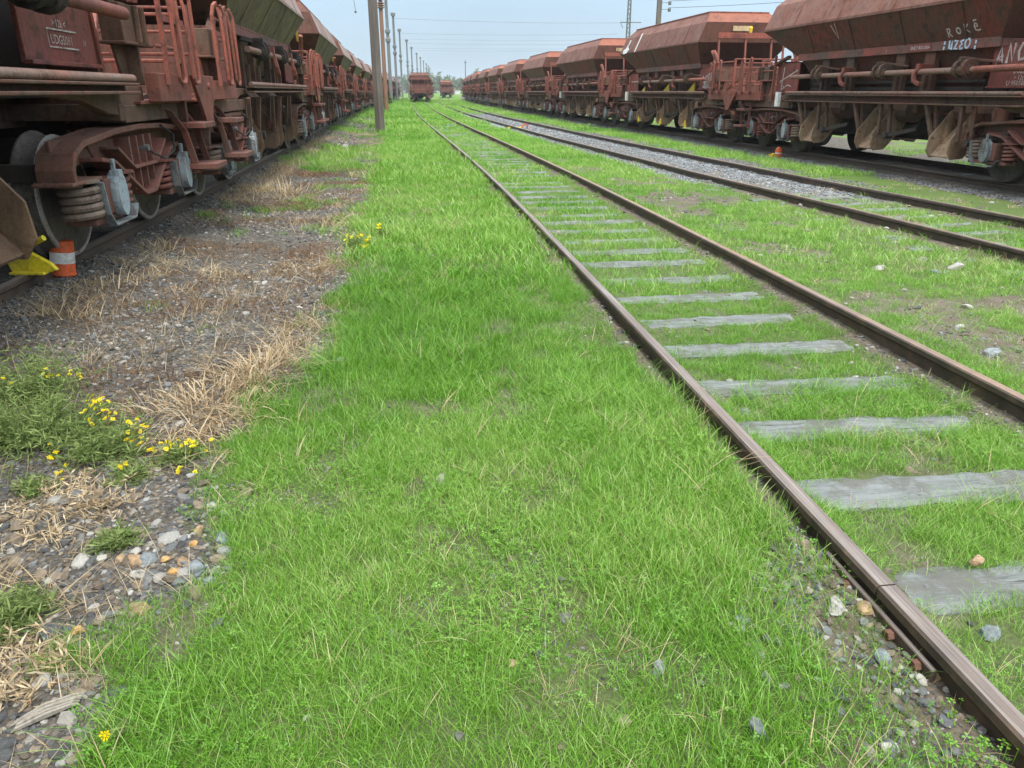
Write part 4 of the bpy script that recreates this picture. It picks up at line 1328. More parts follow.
strokes(lines, .034, wall_map(1.98, -1.117, 2.0)).build('graffiti', M['ink_blue'], child(W1, 'sill_band'))
strokes([[(0, .3), (.12, 0), (.16, .34)]], .022, slope_map(-1.38, .36)).build('graffiti', M['ink_white'], child(W1, 'hopper_slope'))
bandc = child(W1, 'sill_band')
MB().box(.92, 1.52, -1.125, -1.113, 2.012, 2.135).build('name_plate', M['panel_red'], bandc)
letter(bandc, 'SNCF ROKRIA', .085, wall_map(.97, -1.126, 2.045), M['ink_white'])
letter(bandc, '1', .11, wall_map(.22, -1.118, 2.02), M['ink_white'])
pan = child(W1, 'red_panel', 0)
lines = []
A_ = [[(0, 0), (.25, 1), (.5, 0), (.1, .35), (.45, .4)]]
N_ = [[(0, 0), (.05, 1), (.45, .05), (.5, 1)]]
C_ = [[(.5, .9), (.2, .95), (0, .5), (.15, .05), (.5, .1)]]
for i, L_ in enumerate((A_, N_, C_, R_)):
    lines += [[(x * .24 + i * .21, y * .25 + i * .015) for x, y in l] for l in L_]
strokes(lines, .045, wall_map(3.02, -1.022, 1.76)).build('graffiti', M['ink_white'], pan)
letter(pan, 'DBZLR 50', .10, wall_map(3.42, -1.022, 1.61), M['ink_white'])
letter(pan, '> 12t <', .09, wall_map(3.45, -1.022, 1.52), M['ink_white'])
letter(pan, 'U 950508', .10, wall_map(3.32, -1.022, 1.44), M['ink_white'])
rs = random.Random(4)
p2 = [o for o in W1.children if o.name.split('.')[0] == 'red_panel']; p2.sort(key=lambda o: o.name)
scr = [[(rs.uniform(0, .9), rs.uniform(0, .6)) for _ in range(4)] for _ in range(2)]
scr = [[(a + .03 * q, min(.62, b)) for q, (a, b) in enumerate(l)] for l in scr]
strokes(scr, .028, wall_map(-4.15, -1.022, 1.33)).build('graffiti', M['ink_white'], p2[1])
# the second wagon of that train: yellow plates, white scrawls
W2 = RIGHT[1]
for x in (-2.35, .05, 2.35):
    MB().prism([(x - .56, 1.32), (x + .10, 1.32), (x + .10, 1.60)], 'y', -.97, -.94).build('yellow_triangle', M['yellow'], W2)
    MB().prism([(x + .30, .30), (x + .54, .30), (x + .42, .50)], 'y', -1.33, -1.30).build('yellow_tip', M['yellow'], W2)
q2 = [o for o in W2.children if o.name.split('.')[0] == 'red_panel']; q2.sort(key=lambda o: o.name)
scr = [[(rs.uniform(0, .7), rs.uniform(0, .6)) for _ in range(6)] for _ in range(5)]
strokes(scr, .07, wall_map(3.2, -1.022, 1.34)).build('graffiti', M['ink_white'], q2[0])
hb2 = child(W2, 'hopper_body')
strokes([[(0, .05), (.2, .1), (.28, .3), (.40, .12), (.62, .05), (.5, .02), (.1, 0)], [(.3, .1), (.35, .42)], [(1.5, .0), (1.5, .6)]], .13, lambda u, v, l: (-3.9 + u, -1.45 + .40 * v - l, 2.74 + .90 * v)).build('graffiti', M['white'], hb2)
# the near wagon by the poles
P1 = child(LEFT[0], 'red_panel', 0)
letter(P1, '> 12k <', .075, wall_map(3.42, -1.022, 1.665), M['ink_white'])
letter(P1, 'UDG5081', .090, wall_map(3.36, -1.022, 1.55), M['ink_white'])
letter(P1, '3V', .06, wall_map(3.92, -1.022, 1.56), M['ink_white'])
strokes([[(.49, .10), (0, .10), (0, -.02), (.49, -.02)]], .011, wall_map(3.32, -1.022, 1.547)).build('lettering_frame', M['ink_white'], P1)
for i, w in ((2, LEFT[2]), (3, LEFT[3])):
    hp = MB().box(-5.75, -4.65, -1.35, -1.33, 1.02, 1.33).build('hazard_plate', M['yellow'], w)
    st = MB()
    for k in range(5): st.prism([(-5.72 + k * .22, 1.022), (-5.62 + k * .22, 1.022), (-5.50 + k * .22, 1.328), (-5.60 + k * .22, 1.328)], 'y', -1.355, -1.349)
    st.build('hazard_stripe', M['black'], hp)
for w in LEFT[:5]:
    MB().bar((4.0, -1.22, 2.28), (4.0, -1.22, 2.5), .045, .045).build('hand_lever', M['yellow'], w)

# ------------------------------------------------------------------ poles, masts and wires
def pole_mesh(h, r0, r1, kind, mat):
    mb = MB(); n = 8 if kind != 'square' else 4
    mb.tube([(0, 0, -.3), (0, 0, h * .5), (0, 0, h)], r0, n, True, r1); return mb


POLES = [(31, -1.30, 'square'), (62, -2.02, 'brown'), (93, -2.42, 'blue'), (124, -2.30, 'blue'), (155, -1.85, 'blue'), (186, -.72, 'blue'), (217, .35, 'blue'),
         (248, 1.9, 'blue'), (279, 3.35, 'blue'), (310, 4.85, 'blue'), (341, 6.5, 'blue'), (372, 8.0, 'blue'), (403, 9.3, 'blue')]
PH = 12.2
for i, (y, x, k) in enumerate(POLES):
    p = empty('catenary_pole', (x, y, float(ground_z(np.array(x), np.array(y)))))
    tag(p, None, 'pole', 'row of tall poles along the wagons')
    p['label'] = ('thick weathered grey timber pole, nearest of the row' if i == 0 else 'rust brown pole with stacked insulators, second of the row' if i == 1
                  else ORD[i] + ' pole of the row, slim and blue grey with a bracket head')
    r0, r1 = ((.185, .15) if i == 0 else (.165, .13) if i == 1 else (.205, .155))
    pole_mesh(PH, r0, r1, k, None).build('shaft', M['pole_grey'] if i == 0 else M['pole_brown'] if i == 1 else M['pole_blue'], p, smooth=i > 0)
    if i == 0: MB().box(-.10, .10, .13, .18, -.2, PH).build('back_board', M['pole_grey'], p)
    if i == 1:
        for z in (7.2, 7.75, 8.3):
            g = MB()
            for q in range(3): g.lathe([(.15, 0), (.30, .03), (.30, .07), (.15, .12)], (0, 0, z + q * .15), 'z', 12)
            g.build('insulator', M['pole_brown'], p)
    if i > 1:
        MB().lathe([(.14, 0), (.34, .05), (.34, .45), (.14, .5)], (0, 0, PH - .35), 'z', 10).build('pole_head', M['pole_blue'], p)
        for z in (6.6, 7.5): MB().lathe([(.15, 0), (.30, .08), (.30, .4), (.15, .5)], (0, 0, z), 'z', 10).build('collar', M['pole_blue'], p)
        MB().bar((0, -.1, PH - .5), (0, -.1, PH - 1.6), .5, .08).build('bracket', M['pole_blue'], p)
MASTS = []
lm = empty('lattice_mast', (33.8, 124, -.15)); tag(lm, 'slim grey lattice mast rising behind the far wagons', 'mast')
g = MB()
for sx in (-.32, .32):
    for sy in (-.32, .32): g.bar((sx, sy, 0), (sx * .6, sy * .6, 15.5), .10, .10)
for k in range(24):
    z0 = k * .645; f0 = 1 - .4 * z0 / 15.5; f1 = 1 - .4 * (z0 + .645) / 15.5; s = 1 if k % 2 else -1
    for sy in (-.32, .32): g.bar((s * .32 * f0, sy * f0, z0), (-s * .32 * f1, sy * f1, z0 + .645), .06, .06)
    for sx in (-.32, .32): g.bar((sx * f0, s * .32 * f0, z0), (sx * f1, -s * .32 * f1, z0 + .645), .06, .06)
g.build('lattice', M['pole_blue'], lm)
MB().bar((-1.3, 0, 11.4), (2.0, 0, 11.4), .12, .12).bar((-1.3, 0, 11.4), (-.9, 0, 10.6), .08, .08).build('cross_arm', M['pole_blue'], lm)
cm = empty('concrete_post', (28.9, 93, -.15)); tag(cm, 'square concrete post with wire insulators behind the far wagons', 'post')
MB().prism([(-.27, -.2), (.27, -.2), (.27, .2), (-.27, .2)], 'z', 0, 11.35).build('shaft', M['pole_grey'], cm, .03)
for z in (11.0, 10.3): MB().bar((0, 0, z), (1.2, 0, z + .05), .05, .05).lathe([(.06, 0), (.22, .05), (.22, .3), (.06, .35)], (1.05, 0, z), 'x', 10).build('insulator', M['pole_blue'], cm)


def wire(name, a, b, sag, r, label, group='overhead wires'):
    A = Vector(a); B = Vector(b)
    pts = [A.lerp(B, t) - Vector((0, 0, sag * 4 * t * (1 - t))) for t in np.linspace(0, 1, 17)]
    o = MB().tube(pts, r, 5, False).build(name, M['pole_blue']); tag(o, label, 'wire', group); return o


nm = ['third', 'fourth', 'fifth', 'sixth', 'seventh', 'eighth']
for i in range(3, 7):
    y, x, _ = POLES[i]
    ex = {3: 33.8}.get(i, 34 + (i - 3) * 6)
    wire('span_wire', (x, y, PH - .75), (ex, y, PH - .55 if i > 3 else 11.2), .25, .017, 'upper span wire strung across the sky from the %s pole' % nm[i - 2])
    if i in (4, 5): wire('span_wire', (x, y, PH - 1.75), (ex, y, PH - 1.6), .15, .012, 'lower span wire strung across the sky from the %s pole' % nm[i - 2])
wire('span_wire', (30.0, 93, 11.05), (62, 70, 12.6), .5, .03, 'upper wire running right from the concrete post')
wire('span_wire', (30.0, 93, 10.35), (62, 70, 11.6), .5, .03, 'lower wire running right from the concrete post')
wire('span_wire', (-1.24, 31, 5.75), (-6.5, 29, 5.9), .05, .012, 'wire running left from the thick timber pole')
hw = empty('hanging_rod', (-2.25, 36, 4.55)); tag(hw, 'thin rod with a small weight hanging beside the timber pole', 'rod')
MB().tube([(0, 0, 0), (-.18, 0, 1.9)], .012, 5).build('rod', M['pole_blue'], hw)
MB().lathe([(.01, 0), (.05, .03), (.05, .08), (.01, .11)], (0, 0, -.08), 'z', 8).build('weight', M['pole_blue'], hw)
fm = empty('thin_mast', (23.5, 350, -.2)); tag(fm, 'thin dark mast far off above the trees', 'mast')
MB().tube([(0, 0, 0), (0, 0, 14)], .22, 6, True, .12).build('shaft', M['dark'], fm)
MB().bar((-.6, 0, 13), (.6, 0, 13), .2, .2).build('cross_arm', M['dark'], fm)

# ------------------------------------------------------------------ far wood, warehouse, shrubs


def leaf_cloud(n, cx, cy, cz, rx, ry, rz, s, rng, vs, fs, sh):
    """leaf clumps through a crown: sub-clusters inside an ellipsoid, each a handful of tilted leaves"""
    k = max(4, n // 26)
    C = rng.normal(size=(k, 3)); C /= np.linalg.norm(C, axis=1)[:, None]; C *= (rng.random((k, 1)) ** .45)
    for i in range(n):
        c = C[rng.integers(0, k)] + rng.normal(0, .16, 3)
        p = np.array([cx + c[0] * rx, cy + c[1] * ry, cz + c[2] * rz])
        a = rng.normal(size=3); a /= np.linalg.norm(a); b = np.cross(a, rng.normal(size=3)); b /= np.linalg.norm(b)
        q = s * rng.uniform(.5, 1.3); v0 = len(vs)
        vs += [tuple(p - a * q), tuple(p + b * q * .45), tuple(p + a * q), tuple(p - b * q * .45)]
        fs.append((v0, v0 + 1, v0 + 2, v0 + 3)); sh += [rng.random()] * 4


def shade_mesh(name, vs, fs, sh, mat):
    m = bpy.data.meshes.new(name); m.from_pydata(vs, [], fs)
    m.attributes.new('shade', 'FLOAT', 'POINT').data.foreach_set('value', np.array(sh, np.float32)); m.materials.append(mat); return m


tr = np.random.default_rng(21); vs, fs, sh = [], [], []; tv = MB()
for i in range(190):
    x = -150 + i * 1.75 + tr.normal(0, 2); y = tr.uniform(430, 600); h = tr.uniform(9, 12.5) * (1.12 if tr.random() < .15 else 1)
    leaf_cloud(260, x, y, h * .48, h * .40, h * .36, h * .5, .95, tr, vs, fs, sh)
    tv.tube([(x, y, -.3), (x + tr.normal(0, .2), y, h * .7)], .22, 5, True, .08)
wood_ = bpy.data.objects.new('distant_wood', shade_mesh('distant_wood', vs, fs, sh, M['tree_leaf'])); COL.objects.link(wood_); wood_['kind'] = 'stuff'
n0 = len(wood_.data.vertices)
tv.build('trunks', M['bark'], wood_)
bl = empty('warehouse', (21.4, 425, -.2)); tag(bl, 'low white warehouse far away at the end of the yard', 'building')
MB().box(-4, 4, 0, 9, 0, 1.9).build('wall', M['white'], bl)
MB().prism([(-4.3, 1.9), (4.3, 1.9), (0, 2.7)], 'y', -.3, 9.3).build('roof', M['hull_left'], bl)
MB().box(-1.4, 1.4, -.06, -.01, 0, 1.5).build('door', M['pole_blue'], bl)


def shrub(x, y, h, r, label, n=900, s=.06, mat='shrub_leaf'):
    vs, fs, sh = [], [], []
    leaf_cloud(n, 0, 0, h * .5, r, r, h * .5, s, tr, vs, fs, sh)
    e = empty('shrub', (x, y, float(ground_z(np.array(x), np.array(y))))); tag(e, label, 'shrub')
    o = bpy.data.objects.new('foliage', shade_mesh('foliage', vs, fs, sh, M[mat])); COL.objects.link(o); o.parent = e
    MB().tube([(0, 0, -.1), (.05, 0, h * .6)], .03, 5).build('stem', M['bark'], e)


shrub(-2.9, 84, 1.3, .7, 'bright green shrub growing at the foot of the slim poles', 1200, .12)
shrub(-3.0, 74, .8, .6, 'low green bush in front of the taller shrub by the poles', 700, .10)

# ------------------------------------------------------------------ weeds and flowers


def spray(n, r, h0, h1, w, rng, mat, droop=.6, seg=4, inner=.35, up=.35):
    """a bushy weed: thin stems fanning out of one root, each with narrow leaves"""
    vs, fs, sh = [], [], []
    tips = []
    for b in range(n):
        a = rng.uniform(0, 2 * PI); L = rng.uniform(h0, h1); el = rng.uniform(up, 1.45)
        d = np.array([math.cos(a) * math.cos(el), math.sin(a) * math.cos(el), math.sin(el)])
        p = np.array([math.cos(a) * r * inner * rng.random(), math.sin(a) * r * inner * rng.random(), 0.])
        side = np.array([-math.sin(a), math.cos(a), 0]); s = rng.random(); prev = None
        for k in range(seg + 1):
            t = k / seg; q = p + d * L * t + np.array([0, 0, -droop * L * t * t * .6]) + side * .05 * L * math.sin(3 * t + 6 * s)
            q[2] = max(q[2], .005)
            ww = w * (1 - .85 * t) * .5; i = len(vs)
            vs += [tuple(q - side * ww), tuple(q + side * ww)]; sh += [s, s]
            if prev is not None: fs.append((prev, prev + 1, i + 1, i))
            prev = i
            if 0 < k and w < .007:
                for _ in range(3):
                    lf = rng.normal(size=3); lf[2] = abs(lf[2]) * .6; lf /= np.linalg.norm(lf); ll = rng.uniform(.02, .055); j = len(vs)
                    sd = np.cross(lf, rng.normal(size=3)); sd /= np.linalg.norm(sd)
                    vs += [tuple(q), tuple(q + lf * ll * .5 + sd * .003), tuple(q + lf * ll), tuple(q + lf * ll * .5 - sd * .003)]; sh += [rng.random()] * 4
                    fs.append((j, j + 1, j + 2, j + 3))
        tips.append(q)
    return vs, fs, sh, tips


def flower_mb(rng, pts, s):
    vs, fs, sh = [], [], []
    for p in pts:
        n = rng.normal(0, .5, 3) + np.array([0, -.4, 1.0]); n /= np.linalg.norm(n)
        u = np.cross(n, [1, .2, 0]); u /= np.linalg.norm(u); v = np.cross(n, u); c = rng.random()
        for k in range(9):
            a = 2 * PI * k / 9; i = len(vs); q = s * rng.uniform(.75, 1.15)
            for rr, da in ((.15, 0), (.8, -.26), (1.0, 0), (.8, .26)):
                z = n * (.18 * q * rr)
                vs.append(tuple(np.array(p) + (u * math.cos(a + da) + v * math.sin(a + da)) * q * rr + z)); sh.append(c)
            fs.append((i, i + 1, i + 2, i + 3))
        i = len(vs)
        for k in range(6):
            a = 2 * PI * k / 6; vs.append(tuple(np.array(p) + (u * math.cos(a) + v * math.sin(a)) * s * .3 + n * s * .25)); sh.append(0)
        fs.append(tuple(range(i, i + 6)))
    return vs, fs, sh


fr_ = np.random.default_rng(33)


def weed(name, label, cat, x, y, n, r, h0, h1, mat, w=.004, flowers=0, fs_=.012, droop=.6, bias=None, up=.35):
    z = float(ground_z(np.array(x), np.array(y)))
    e = empty(name, (x, y, z - .01)); tag(e, label, cat)
    vs, fs, sh, tips = spray(n, r, h0, h1, w, fr_, mat, droop, up=(up if mat != 'straw' else .05), inner=(.35 if mat != 'straw' else 1.05))
    o = bpy.data.objects.new('leaves', shade_mesh('leaves', vs, fs, sh, M[mat])); COL.objects.link(o); o.parent = e
    if flowers:
        cand = [t for t in tips if bias is None or (t[0] * bias[0] + t[1] * bias[1]) > .25 * r]
        fr_.shuffle(cand); heads = []
        cl = cand[:max(1, flowers // 5)]
        for i in range(flowers):
            c = cl[i % len(cl)]; heads.append(np.array(c) + fr_.normal(0, .022, 3) + np.array([0, 0, .02]))
        v2, f2, s2 = flower_mb(fr_, heads, fs_)
        o = bpy.data.objects.new('flower_heads', shade_mesh('flower_heads', v2, f2, s2, M['petal'])); COL.objects.link(o); o.parent = e
        vs, fs = [], []
        stm = MB()
        for hd in heads[:60]: stm.tube([(hd[0] * .75, hd[1] * .75, max(0, hd[2] * .4)), tuple(hd)], .0016, 3, False)
        sm_ = stm.mesh('stalks', M['weed']); o = bpy.data.objects.new('stalks', sm_); COL.objects.link(o); o.parent = e
    return e


x, y = pix(35, 440); weed('ragwort_bush', 'big bushy grey green weed with yellow flowers on its right side, on the gravel', 'weed', x, y, 430, .42, .18, .48, 'weed', .005, 40, .012, .75, (1, .3))
x, y = pix(105, 452); weed('ragwort', 'low sprawling green weed with yellow flowers spilling toward the straw', 'weed', x, y, 190, .26, .10, .27, 'weed', .0045, 36, .012, .8, (.6, .6))
x, y = pix(28, 400); weed('ragwort', 'upright weed at the back of the bushy one with sparse yellow heads', 'weed', x, y, 220, .25, .18, .42, 'weed', .0045, 16, .011, .5)
x, y = pix(180, 458); weed('ragwort', 'small plant with a dense cluster of yellow flowers in front of the straw', 'weed', x, y, 70, .10, .06, .15, 'weed', .0045, 34, .012, .6)
x, y = pix(128, 478); weed('ragwort', 'small weed with three yellow heads below the bushy one', 'weed', x, y, 50, .08, .05, .12, 'weed', .0045, 8, .010, .6)
x, y = pix(35, 492); weed('ragwort', 'single yellow flower sprig low at the picture edge', 'weed', x, y, 40, .08, .05, .12, 'weed', .0045, 5, .010, .6)
x, y = pix(356, 247); weed('ragwort', 'yellow flowered plant at the border of grass and gravel, far from the bushy one', 'weed', x, y, 60, .10, .08, .2, 'weed', .005, 22, .022, .5)
x, y = pix(386, 236); weed('ragwort', 'tiny yellow flower plant standing in the grass beside the border', 'weed', x, y, 30, .07, .08, .16, 'weed', .005, 6, .018, .5)
x, y = pix(14, 622); weed('feathery_weed', 'dark green feathery weed at the corner by the pale cobbles', 'weed', x, y, 170, .11, .06, .17, 'weed', .004, 0, .01, .7)
x, y = pix(118, 545); weed('thistle', 'small green rosette weed among the cobbles', 'weed', x, y, 60, .07, .04, .11, 'weed', .006, 0, .01, .7)
x, y = pix(120, 735); weed('dandelion', 'single yellow dandelion in the bottom corner of the grass', 'flower', x, y, 26, .06, .04, .09, 'weed', .006, 1, .014, .4)
x, y = pix(205, 408); weed('straw_clump', 'tan clump of dead straw leaves right of the bushy weed', 'dead grass', x, y, 360, .42, .10, .30, 'straw', .008, 0, .01, 1.0, None, .12)
x, y = pix(262, 372); weed('straw_clump', 'tall pale straw clump at the grass border, behind the other straw', 'dead grass', x, y, 240, .26, .12, .32, 'straw', .008, 0, .01, .8)
x, y = pix(60, 510); weed('straw_clump', 'thin straw tuft on the gravel below the bushy weed', 'dead grass', x, y, 110, .22, .06, .17, 'straw', .006, 0, .01, .8)
x, y = pix(20, 672); weed('straw_clump', 'bleached straw strands beside the grey wood chunk', 'dead grass', x, y, 70, .12, .05, .14, 'straw', .006, 0, .01, .9)
x, y = pix(285, 195); weed('straw_clump', 'rust tan dry grass clump beside the wagon rail', 'dead grass', x, y, 300, .6, .15, .42, 'straw', .012, 0, .01, .6)
x, y = pix(252, 168); weed('straw_clump', 'dry grass clump under the second wagon steps', 'dead grass', x, y, 220, .6, .15, .40, 'straw', .012, 0, .01, .6)

# ------------------------------------------------------------------ stones one can tell apart
ST_ = [('stone_tan', 138, 563, .034, 'tan cobble, left of the blue grey one in the cobble cluster'), ('stone_blue', 150, 562, .034, 'blue grey cobble between two tan ones in the cluster'),
       ('stone_tan', 122, 561, .026, 'small tan cobble at the left end of the cluster'), ('stone_pale', 141, 577, .026, 'pale cobble in front of the blue grey one'),
       ('stone_ochre', 166, 561, .018, 'small ochre pebble at the back of the cobble cluster'), ('stone_ochre', 174, 573, .022, 'bright ochre cobble beside the big blue grey one'),
       ('stone_blue', 196, 570, .042, 'largest blue grey cobble of the cluster, by the grass'), ('stone_blue', 179, 584, .024, 'small blue grey cobble under the ochre one'),
       ('stone_tan', 183, 562, .022, 'yellowish pebble behind the largest cobble'), ('stone_blue', 211, 582, .022, 'blue grey pebble half in the grass right of the cluster'),
       ('stone_tan', 140, 610, .034, 'yellow tan stone below the cobble cluster'), ('stone_pale', 94, 609, .018, 'white pebble left of the yellow tan stone'), ('stone_pale', 131, 594, .010, 'tiny white pebble between cobble cluster and yellow tan stone'),
       ('stone_dark', 50, 635, .04, 'dark slate stone on the gravel by the feathery weed'), ('stone_ochre', 78, 632, .022, 'rusty ochre stone beside the dark slate stone'),
       ('stone_tan', 200, 530, .022, 'tan stone at the grass border above the cobbles'), ('stone_ochre', 193, 545, .018, 'ochre pebble just above the cobbles at the border'), ('stone_blue', 222, 540, .035, 'flat blue grey stone in the border grass'),
       ('stone_dark', 38, 532, .035, 'dark stone in the straw below the bushy weed'),
       ('stone_blue', 756, 740, .038, 'slanted blue grey rock standing in the bottom grass'), ('stone_pale', 834, 622, .034, 'pale tan cobble left of its pair by the near rail'), ('stone_tan', 864, 626, .032, 'rounded tan cobble, right one of the pair by the rail'),
       ('stone_blue', 742, 631, .026, 'blue grey stone alone in the grass left of the rail stones'), ('stone_blue', 888, 644, .020, 'small blue stone beside the rail gravel'), ('stone_tan', 886, 634, .026, 'brown tan stone touching the small blue stone'),
       ('stone_blue', 880, 672, .028, 'grey blue stone at the foot of the rail gravel'), ('stone_tan', 931, 690, .024, 'yellow tan stone by the rail bolts'), ('stone_pale', 945, 701, .018, 'white stone below the rail bolts'), ('stone_tan', 960, 711, .022, 'long tan stone near the rail below the bolts'),
       ('stone_tan', 976, 567, .024, 'tan stone sitting on the sleeper edge inside the track'), ('stone_blue', 990, 632, .032, 'big grey stone right of the rail joint'),
       ('stone_pale', 878, 269, .055, 'pale rock in the grass between the two empty tracks'), ('stone_pale', 955, 268, .068, 'largest pale rock between the two empty tracks'), ('stone_blue', 936, 274, .052, 'grey rock left of the largest pale rock'),
       ('stone_pale', 923, 260, .040, 'small pale rock behind the grey rock between the tracks'), ('stone_pale', 895, 243, .042, 'flat pale rock farther back between the tracks'), ('stone_pale', 979, 249, .05, 'pale rock close to the curving rail'),
       ('stone_pale', 876, 238, .030, 'little pale rock at the back of the between-track rocks'), ('stone_tan', 942, 236, .035, 'orange tan rock at the curving rail'), ('stone_blue', 988, 360, .05, 'flat grey rock beside the right-hand rail of the middle track'), ('stone_pale', 960, 327, .034, 'pale flat stone by the right-hand rail'),
       ('stone_tan', 513, 663, .020, 'small brown stone in the middle of the bottom grass'), ('stone_blue', 657, 676, .022, 'grey stone in the bottom grass right of the middle'), ('stone_pale', 307, 720, .012, 'white pebble in the bottom grass'),
       ('stone_pale', 280, 158, .14, 'large pale stone on the far gravel near the timber pole')]
sr = np.random.default_rng(77)
for mname, u, v, r, lab in ST_:
    x, y = pix(u, v)
    if u == 280: x, y = -1.9, 22.0
    o = rock_mb(r * sr.uniform(.95, 1.2), r * sr.uniform(.7, .95), r * sr.uniform(.55, .8), sr, .20, 4, sr.random() < .8).build('stone', M[mname], smooth=True)
    if 'slanted' in lab: o.data.transform(Matrix.Diagonal((.75, .7, 1.7, 1)))
    o.location = (x, y, float(ground_z(np.array(x), np.array(y))) + r * .14)
    if 'sleeper' in lab: o.location.z += .03
    o.rotation_euler = (sr.normal(0, .15), sr.normal(0, .2) + (.35 if 'slanted' in lab else 0), sr.uniform(0, 6.28)); tag(o, lab, 'stone', 'loose stones')
# grey wood chunk
x, y = pix(48, 716); wz = float(ground_z(np.array(x), np.array(y)))
wc = MB(); pr = [(-.11, .0), (-.06, .022), (.03, .026), (.11, .014)]
for i in range(5):
    y0 = -.022 + i * .0105; wc.prism([(-.115 + .012 * (i % 3), 0), (-.10 + .01 * i, .014 + .006 * (i % 2)), (.0, .024 + .004 * (i % 3)), (.08 + .008 * (i % 3), .016), (.10 + .006 * i, .002)], 'y', y0, y0 + .0098)
o = wc.build('driftwood', M['driftwood'], None, .002); o.location = (x, y, wz + .012); o.scale = (.72, .72, .72); o.rotation_euler = (.1, -.05, R(28)); tag(o, 'splintered grey chunk of wood lying on the gravel corner', 'wood')

# ------------------------------------------------------------------ orange markers and yellow scotches
x, y = pix(65, 281, -.03)
mk = empty('marker_drum', (x, y, float(ground_z(np.array(x), np.array(y))))); tag(mk, 'orange marker drum with a white band beside the near wagon wheel', 'marker'); mk.rotation_euler = (R(-4), R(6), 0)
MB().lathe([(0, 0), (.085, 0), (.092, .012), (.086, .03), (.084, .255), (.078, .272), (.04, .278), (0, .278)], (0, 0, 0), 'z', 28, False).build('drum', M['marker_orange'], mk, smooth=True)
MB().lathe([(.0862, .10), (.0872, .10), (.0872, .185), (.0862, .185)], (0, 0, 0), 'z', 28).build('white_band', M['white'], mk, smooth=True)
x, y = pix(41, 271, LEFT_RAISE)
sc = empty('wheel_scotch', (x - .03, y - .05, LEFT_RAISE + .002)); tag(sc, 'bright yellow wheel scotch with a bar handle lying on the near rail', 'wheel scotch'); sc.rotation_euler = (0, 0, R(-8))
MB().prism([(-.20, .17), (-.14, .19), (-.02, .17), (.15, .07), (.19, .02), (.10, .0), (-.14, .0)], 'y', -.02, .02).build('blade', M['bright_yellow'], sc, .005)
MB().box(-.13, .12, -.075, .075, -.004, .014).build('foot', M['bright_yellow'], sc, .003)
MB().tube([(-.16, -.06, .10), (.20, -.10, .27)], .020, 10).build('handle', M['bright_yellow'], sc, smooth=True)
x, y = pix(778, 157)
m2 = empty('marker_cone', (x, y, -.15)); m2.scale = (.58,) * 3; tag(m2, 'small orange marker standing by a yellow scotch in front of the graffiti wagon', 'marker')
MB().lathe([(0, 0), (.16, 0), (.14, .20), (.15, .28), (.07, .42), (0, .44)], (0, 0, 0), 'z', 14, False).build('cone', M['marker_orange'], m2, smooth=True)
MB().lathe([(.142, .15), (.148, .15), (.145, .2), (.139, .2)], (0, 0, 0), 'z', 14).build('pale_band', M['white'], m2)
s2 = empty('wheel_scotch', (x - .20, y - .10, -.15)); s2.scale = (.5,) * 3; tag(s2, 'yellow wheel scotch in the grass next to the small orange marker', 'wheel scotch')
MB().prism([(-.22, .0), (.16, 0), (.16, .20), (.02, .22)], 'y', -.09, .09).build('block', M['yellow'], s2, .015)
MB().tube([(.0, 0, .16), (-.22, -.05, .16)], .025, 7).build('handle', M['yellow'], s2)
x, y = pix(516, 129)
s3 = empty('wheel_scotch', (x, y, -.13)); s3.scale = (.62,) * 3; tag(s3, 'pale yellow bar scotch with an orange end by the curving ballast track', 'wheel scotch')
MB().box(-.55, .35, -.06, .06, 0, .12).build('bar', M['bright_yellow'], s3, .01)
MB().box(-.25, .15, -.07, .07, .121, .14).build('pale_board', M['white'], s3)
MB().tube([(.35, 0, .05), (.55, 0, .30), (.78, 0, .25), (.82, 0, -.02)], .05, 8).build('orange_arm', M['marker_orange'], s3, smooth=True)

# ------------------------------------------------------------------ damp air over the yard
hz = MB().box(-3100, 3100, -450, 5100, -1.3, 17.5).build('haze', None); hz['kind'] = 'stuff'
hm = bpy.data.materials.new('thin_haze'); hm.use_nodes = True; hm.node_tree.nodes.clear()
ho = hm.node_tree.nodes.new('ShaderNodeOutputMaterial'); hv_ = hm.node_tree.nodes.new('ShaderNodeVolumePrincipled')
hv_.inputs['Color'].default_value = (.86, .92, 1, 1); hv_.inputs['Density'].default_value = .0004; hv_.inputs['Anisotropy'].default_value = .2
hm.node_tree.links.new(hv_.outputs[0], ho.inputs['Volume']); hz.data.materials.append(hm)

# ------------------------------------------------------------------ world, sun
SC.world = bpy.data.worlds.new('World'); SC.world.use_nodes = True
wt = SC.world.node_tree; wt.nodes.clear()
sky = wt.nodes.new('ShaderNodeTexSky'); sky.sky_type = 'NISHITA'; sky.sun_disc = False
SUN_EL, SUN_AZ = R(56), math.atan2(.12, -1)
sky.sun_elevation = SUN_EL; sky.sun_rotation = SUN_AZ; sky.dust_density = 2.0; sky.air_density = 1.0; sky.ozone_density = 1.5
tc = wt.nodes.new('ShaderNodeTexCoord'); sx = wt.nodes.new('ShaderNodeSeparateXYZ'); wt.links.new(tc.outputs['Generated'], sx.inputs[0])
nz = wt.nodes.new('ShaderNodeTexNoise'); nz.inputs['Scale'].default_value = 2.0; nz.inputs['Detail'].default_value = 6
mp = wt.nodes.new('ShaderNodeMapping'); mp.inputs['Scale'].default_value = (1, 1, 3.0); wt.links.new(tc.outputs['Generated'], mp.inputs[0]); wt.links.new(mp.outputs[0], nz.inputs['Vector'])
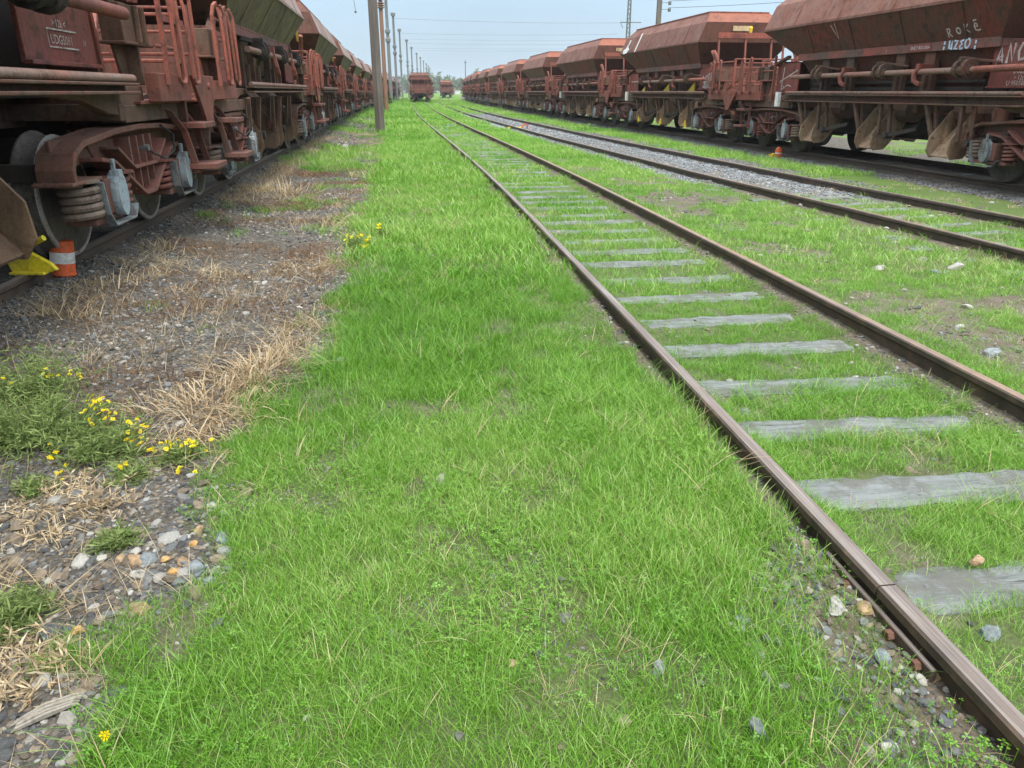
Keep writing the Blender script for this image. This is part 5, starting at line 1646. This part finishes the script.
# overcast: the cloud sheet is about three times brighter overhead than low down
rp = wt.nodes.new('ShaderNodeValToRGB'); cr = rp.color_ramp
for k, (p, c) in enumerate(((.0, (2.7, 3.45, 4.1)), (.12, (2.5, 3.4, 4.25)), (.45, (7.6, 8.5, 9.4)), (1.0, (16, 16.3, 16.5)))):
    e = cr.elements[k] if k < 2 else cr.elements.new(p)
    e.position = p; e.color = (*c, 1)
wt.links.new(sx.outputs[2], rp.inputs['Fac'])
cl = wt.nodes.new('ShaderNodeMapRange'); cl.inputs[1].default_value = .3; cl.inputs[2].default_value = .7; cl.inputs[3].default_value = .88; cl.inputs[4].default_value = 1.2
wt.links.new(nz.outputs['Fac'], cl.inputs[0])
mu = wt.nodes.new('ShaderNodeVectorMath'); mu.operation = 'SCALE'; wt.links.new(rp.outputs[0], mu.inputs[0]); wt.links.new(cl.outputs[0], mu.inputs[3])
mx = wt.nodes.new('ShaderNodeMix'); mx.data_type = 'RGBA'; mx.inputs[0].default_value = .85
wt.links.new(sky.outputs[0], mx.inputs[6]); wt.links.new(mu.outputs[0], mx.inputs[7])
bg = wt.nodes.new('ShaderNodeBackground'); bg.inputs['Strength'].default_value = .078
wt.links.new(mx.outputs[2], bg.inputs['Color'])
wo = wt.nodes.new('ShaderNodeOutputWorld'); wt.links.new(bg.outputs[0], wo.inputs['Surface'])
sd = bpy.data.lights.new('sun', 'SUN'); sd.energy = 1.5; sd.angle = R(10); sd.color = (1, .96, .90)
so = bpy.data.objects.new('sun', sd); COL.objects.link(so)
dv = Vector((math.sin(SUN_AZ) * math.cos(SUN_EL), math.cos(SUN_AZ) * math.cos(SUN_EL), math.sin(SUN_EL)))
so.rotation_euler = dv.to_track_quat('Z', 'Y').to_euler(); so.location = (-20, -10, 30)
SC.view_settings.view_transform = 'Standard'; SC.view_settings.look = 'None'; SC.view_settings.gamma = 1
SC.view_settings.exposure = 1.45
SC.cycles.use_denoising = True
SC.cycles.max_bounces = 6; SC.cycles.diffuse_bounces = 3; SC.cycles.transmission_bounces = 4; SC.cycles.volume_bounces = 0
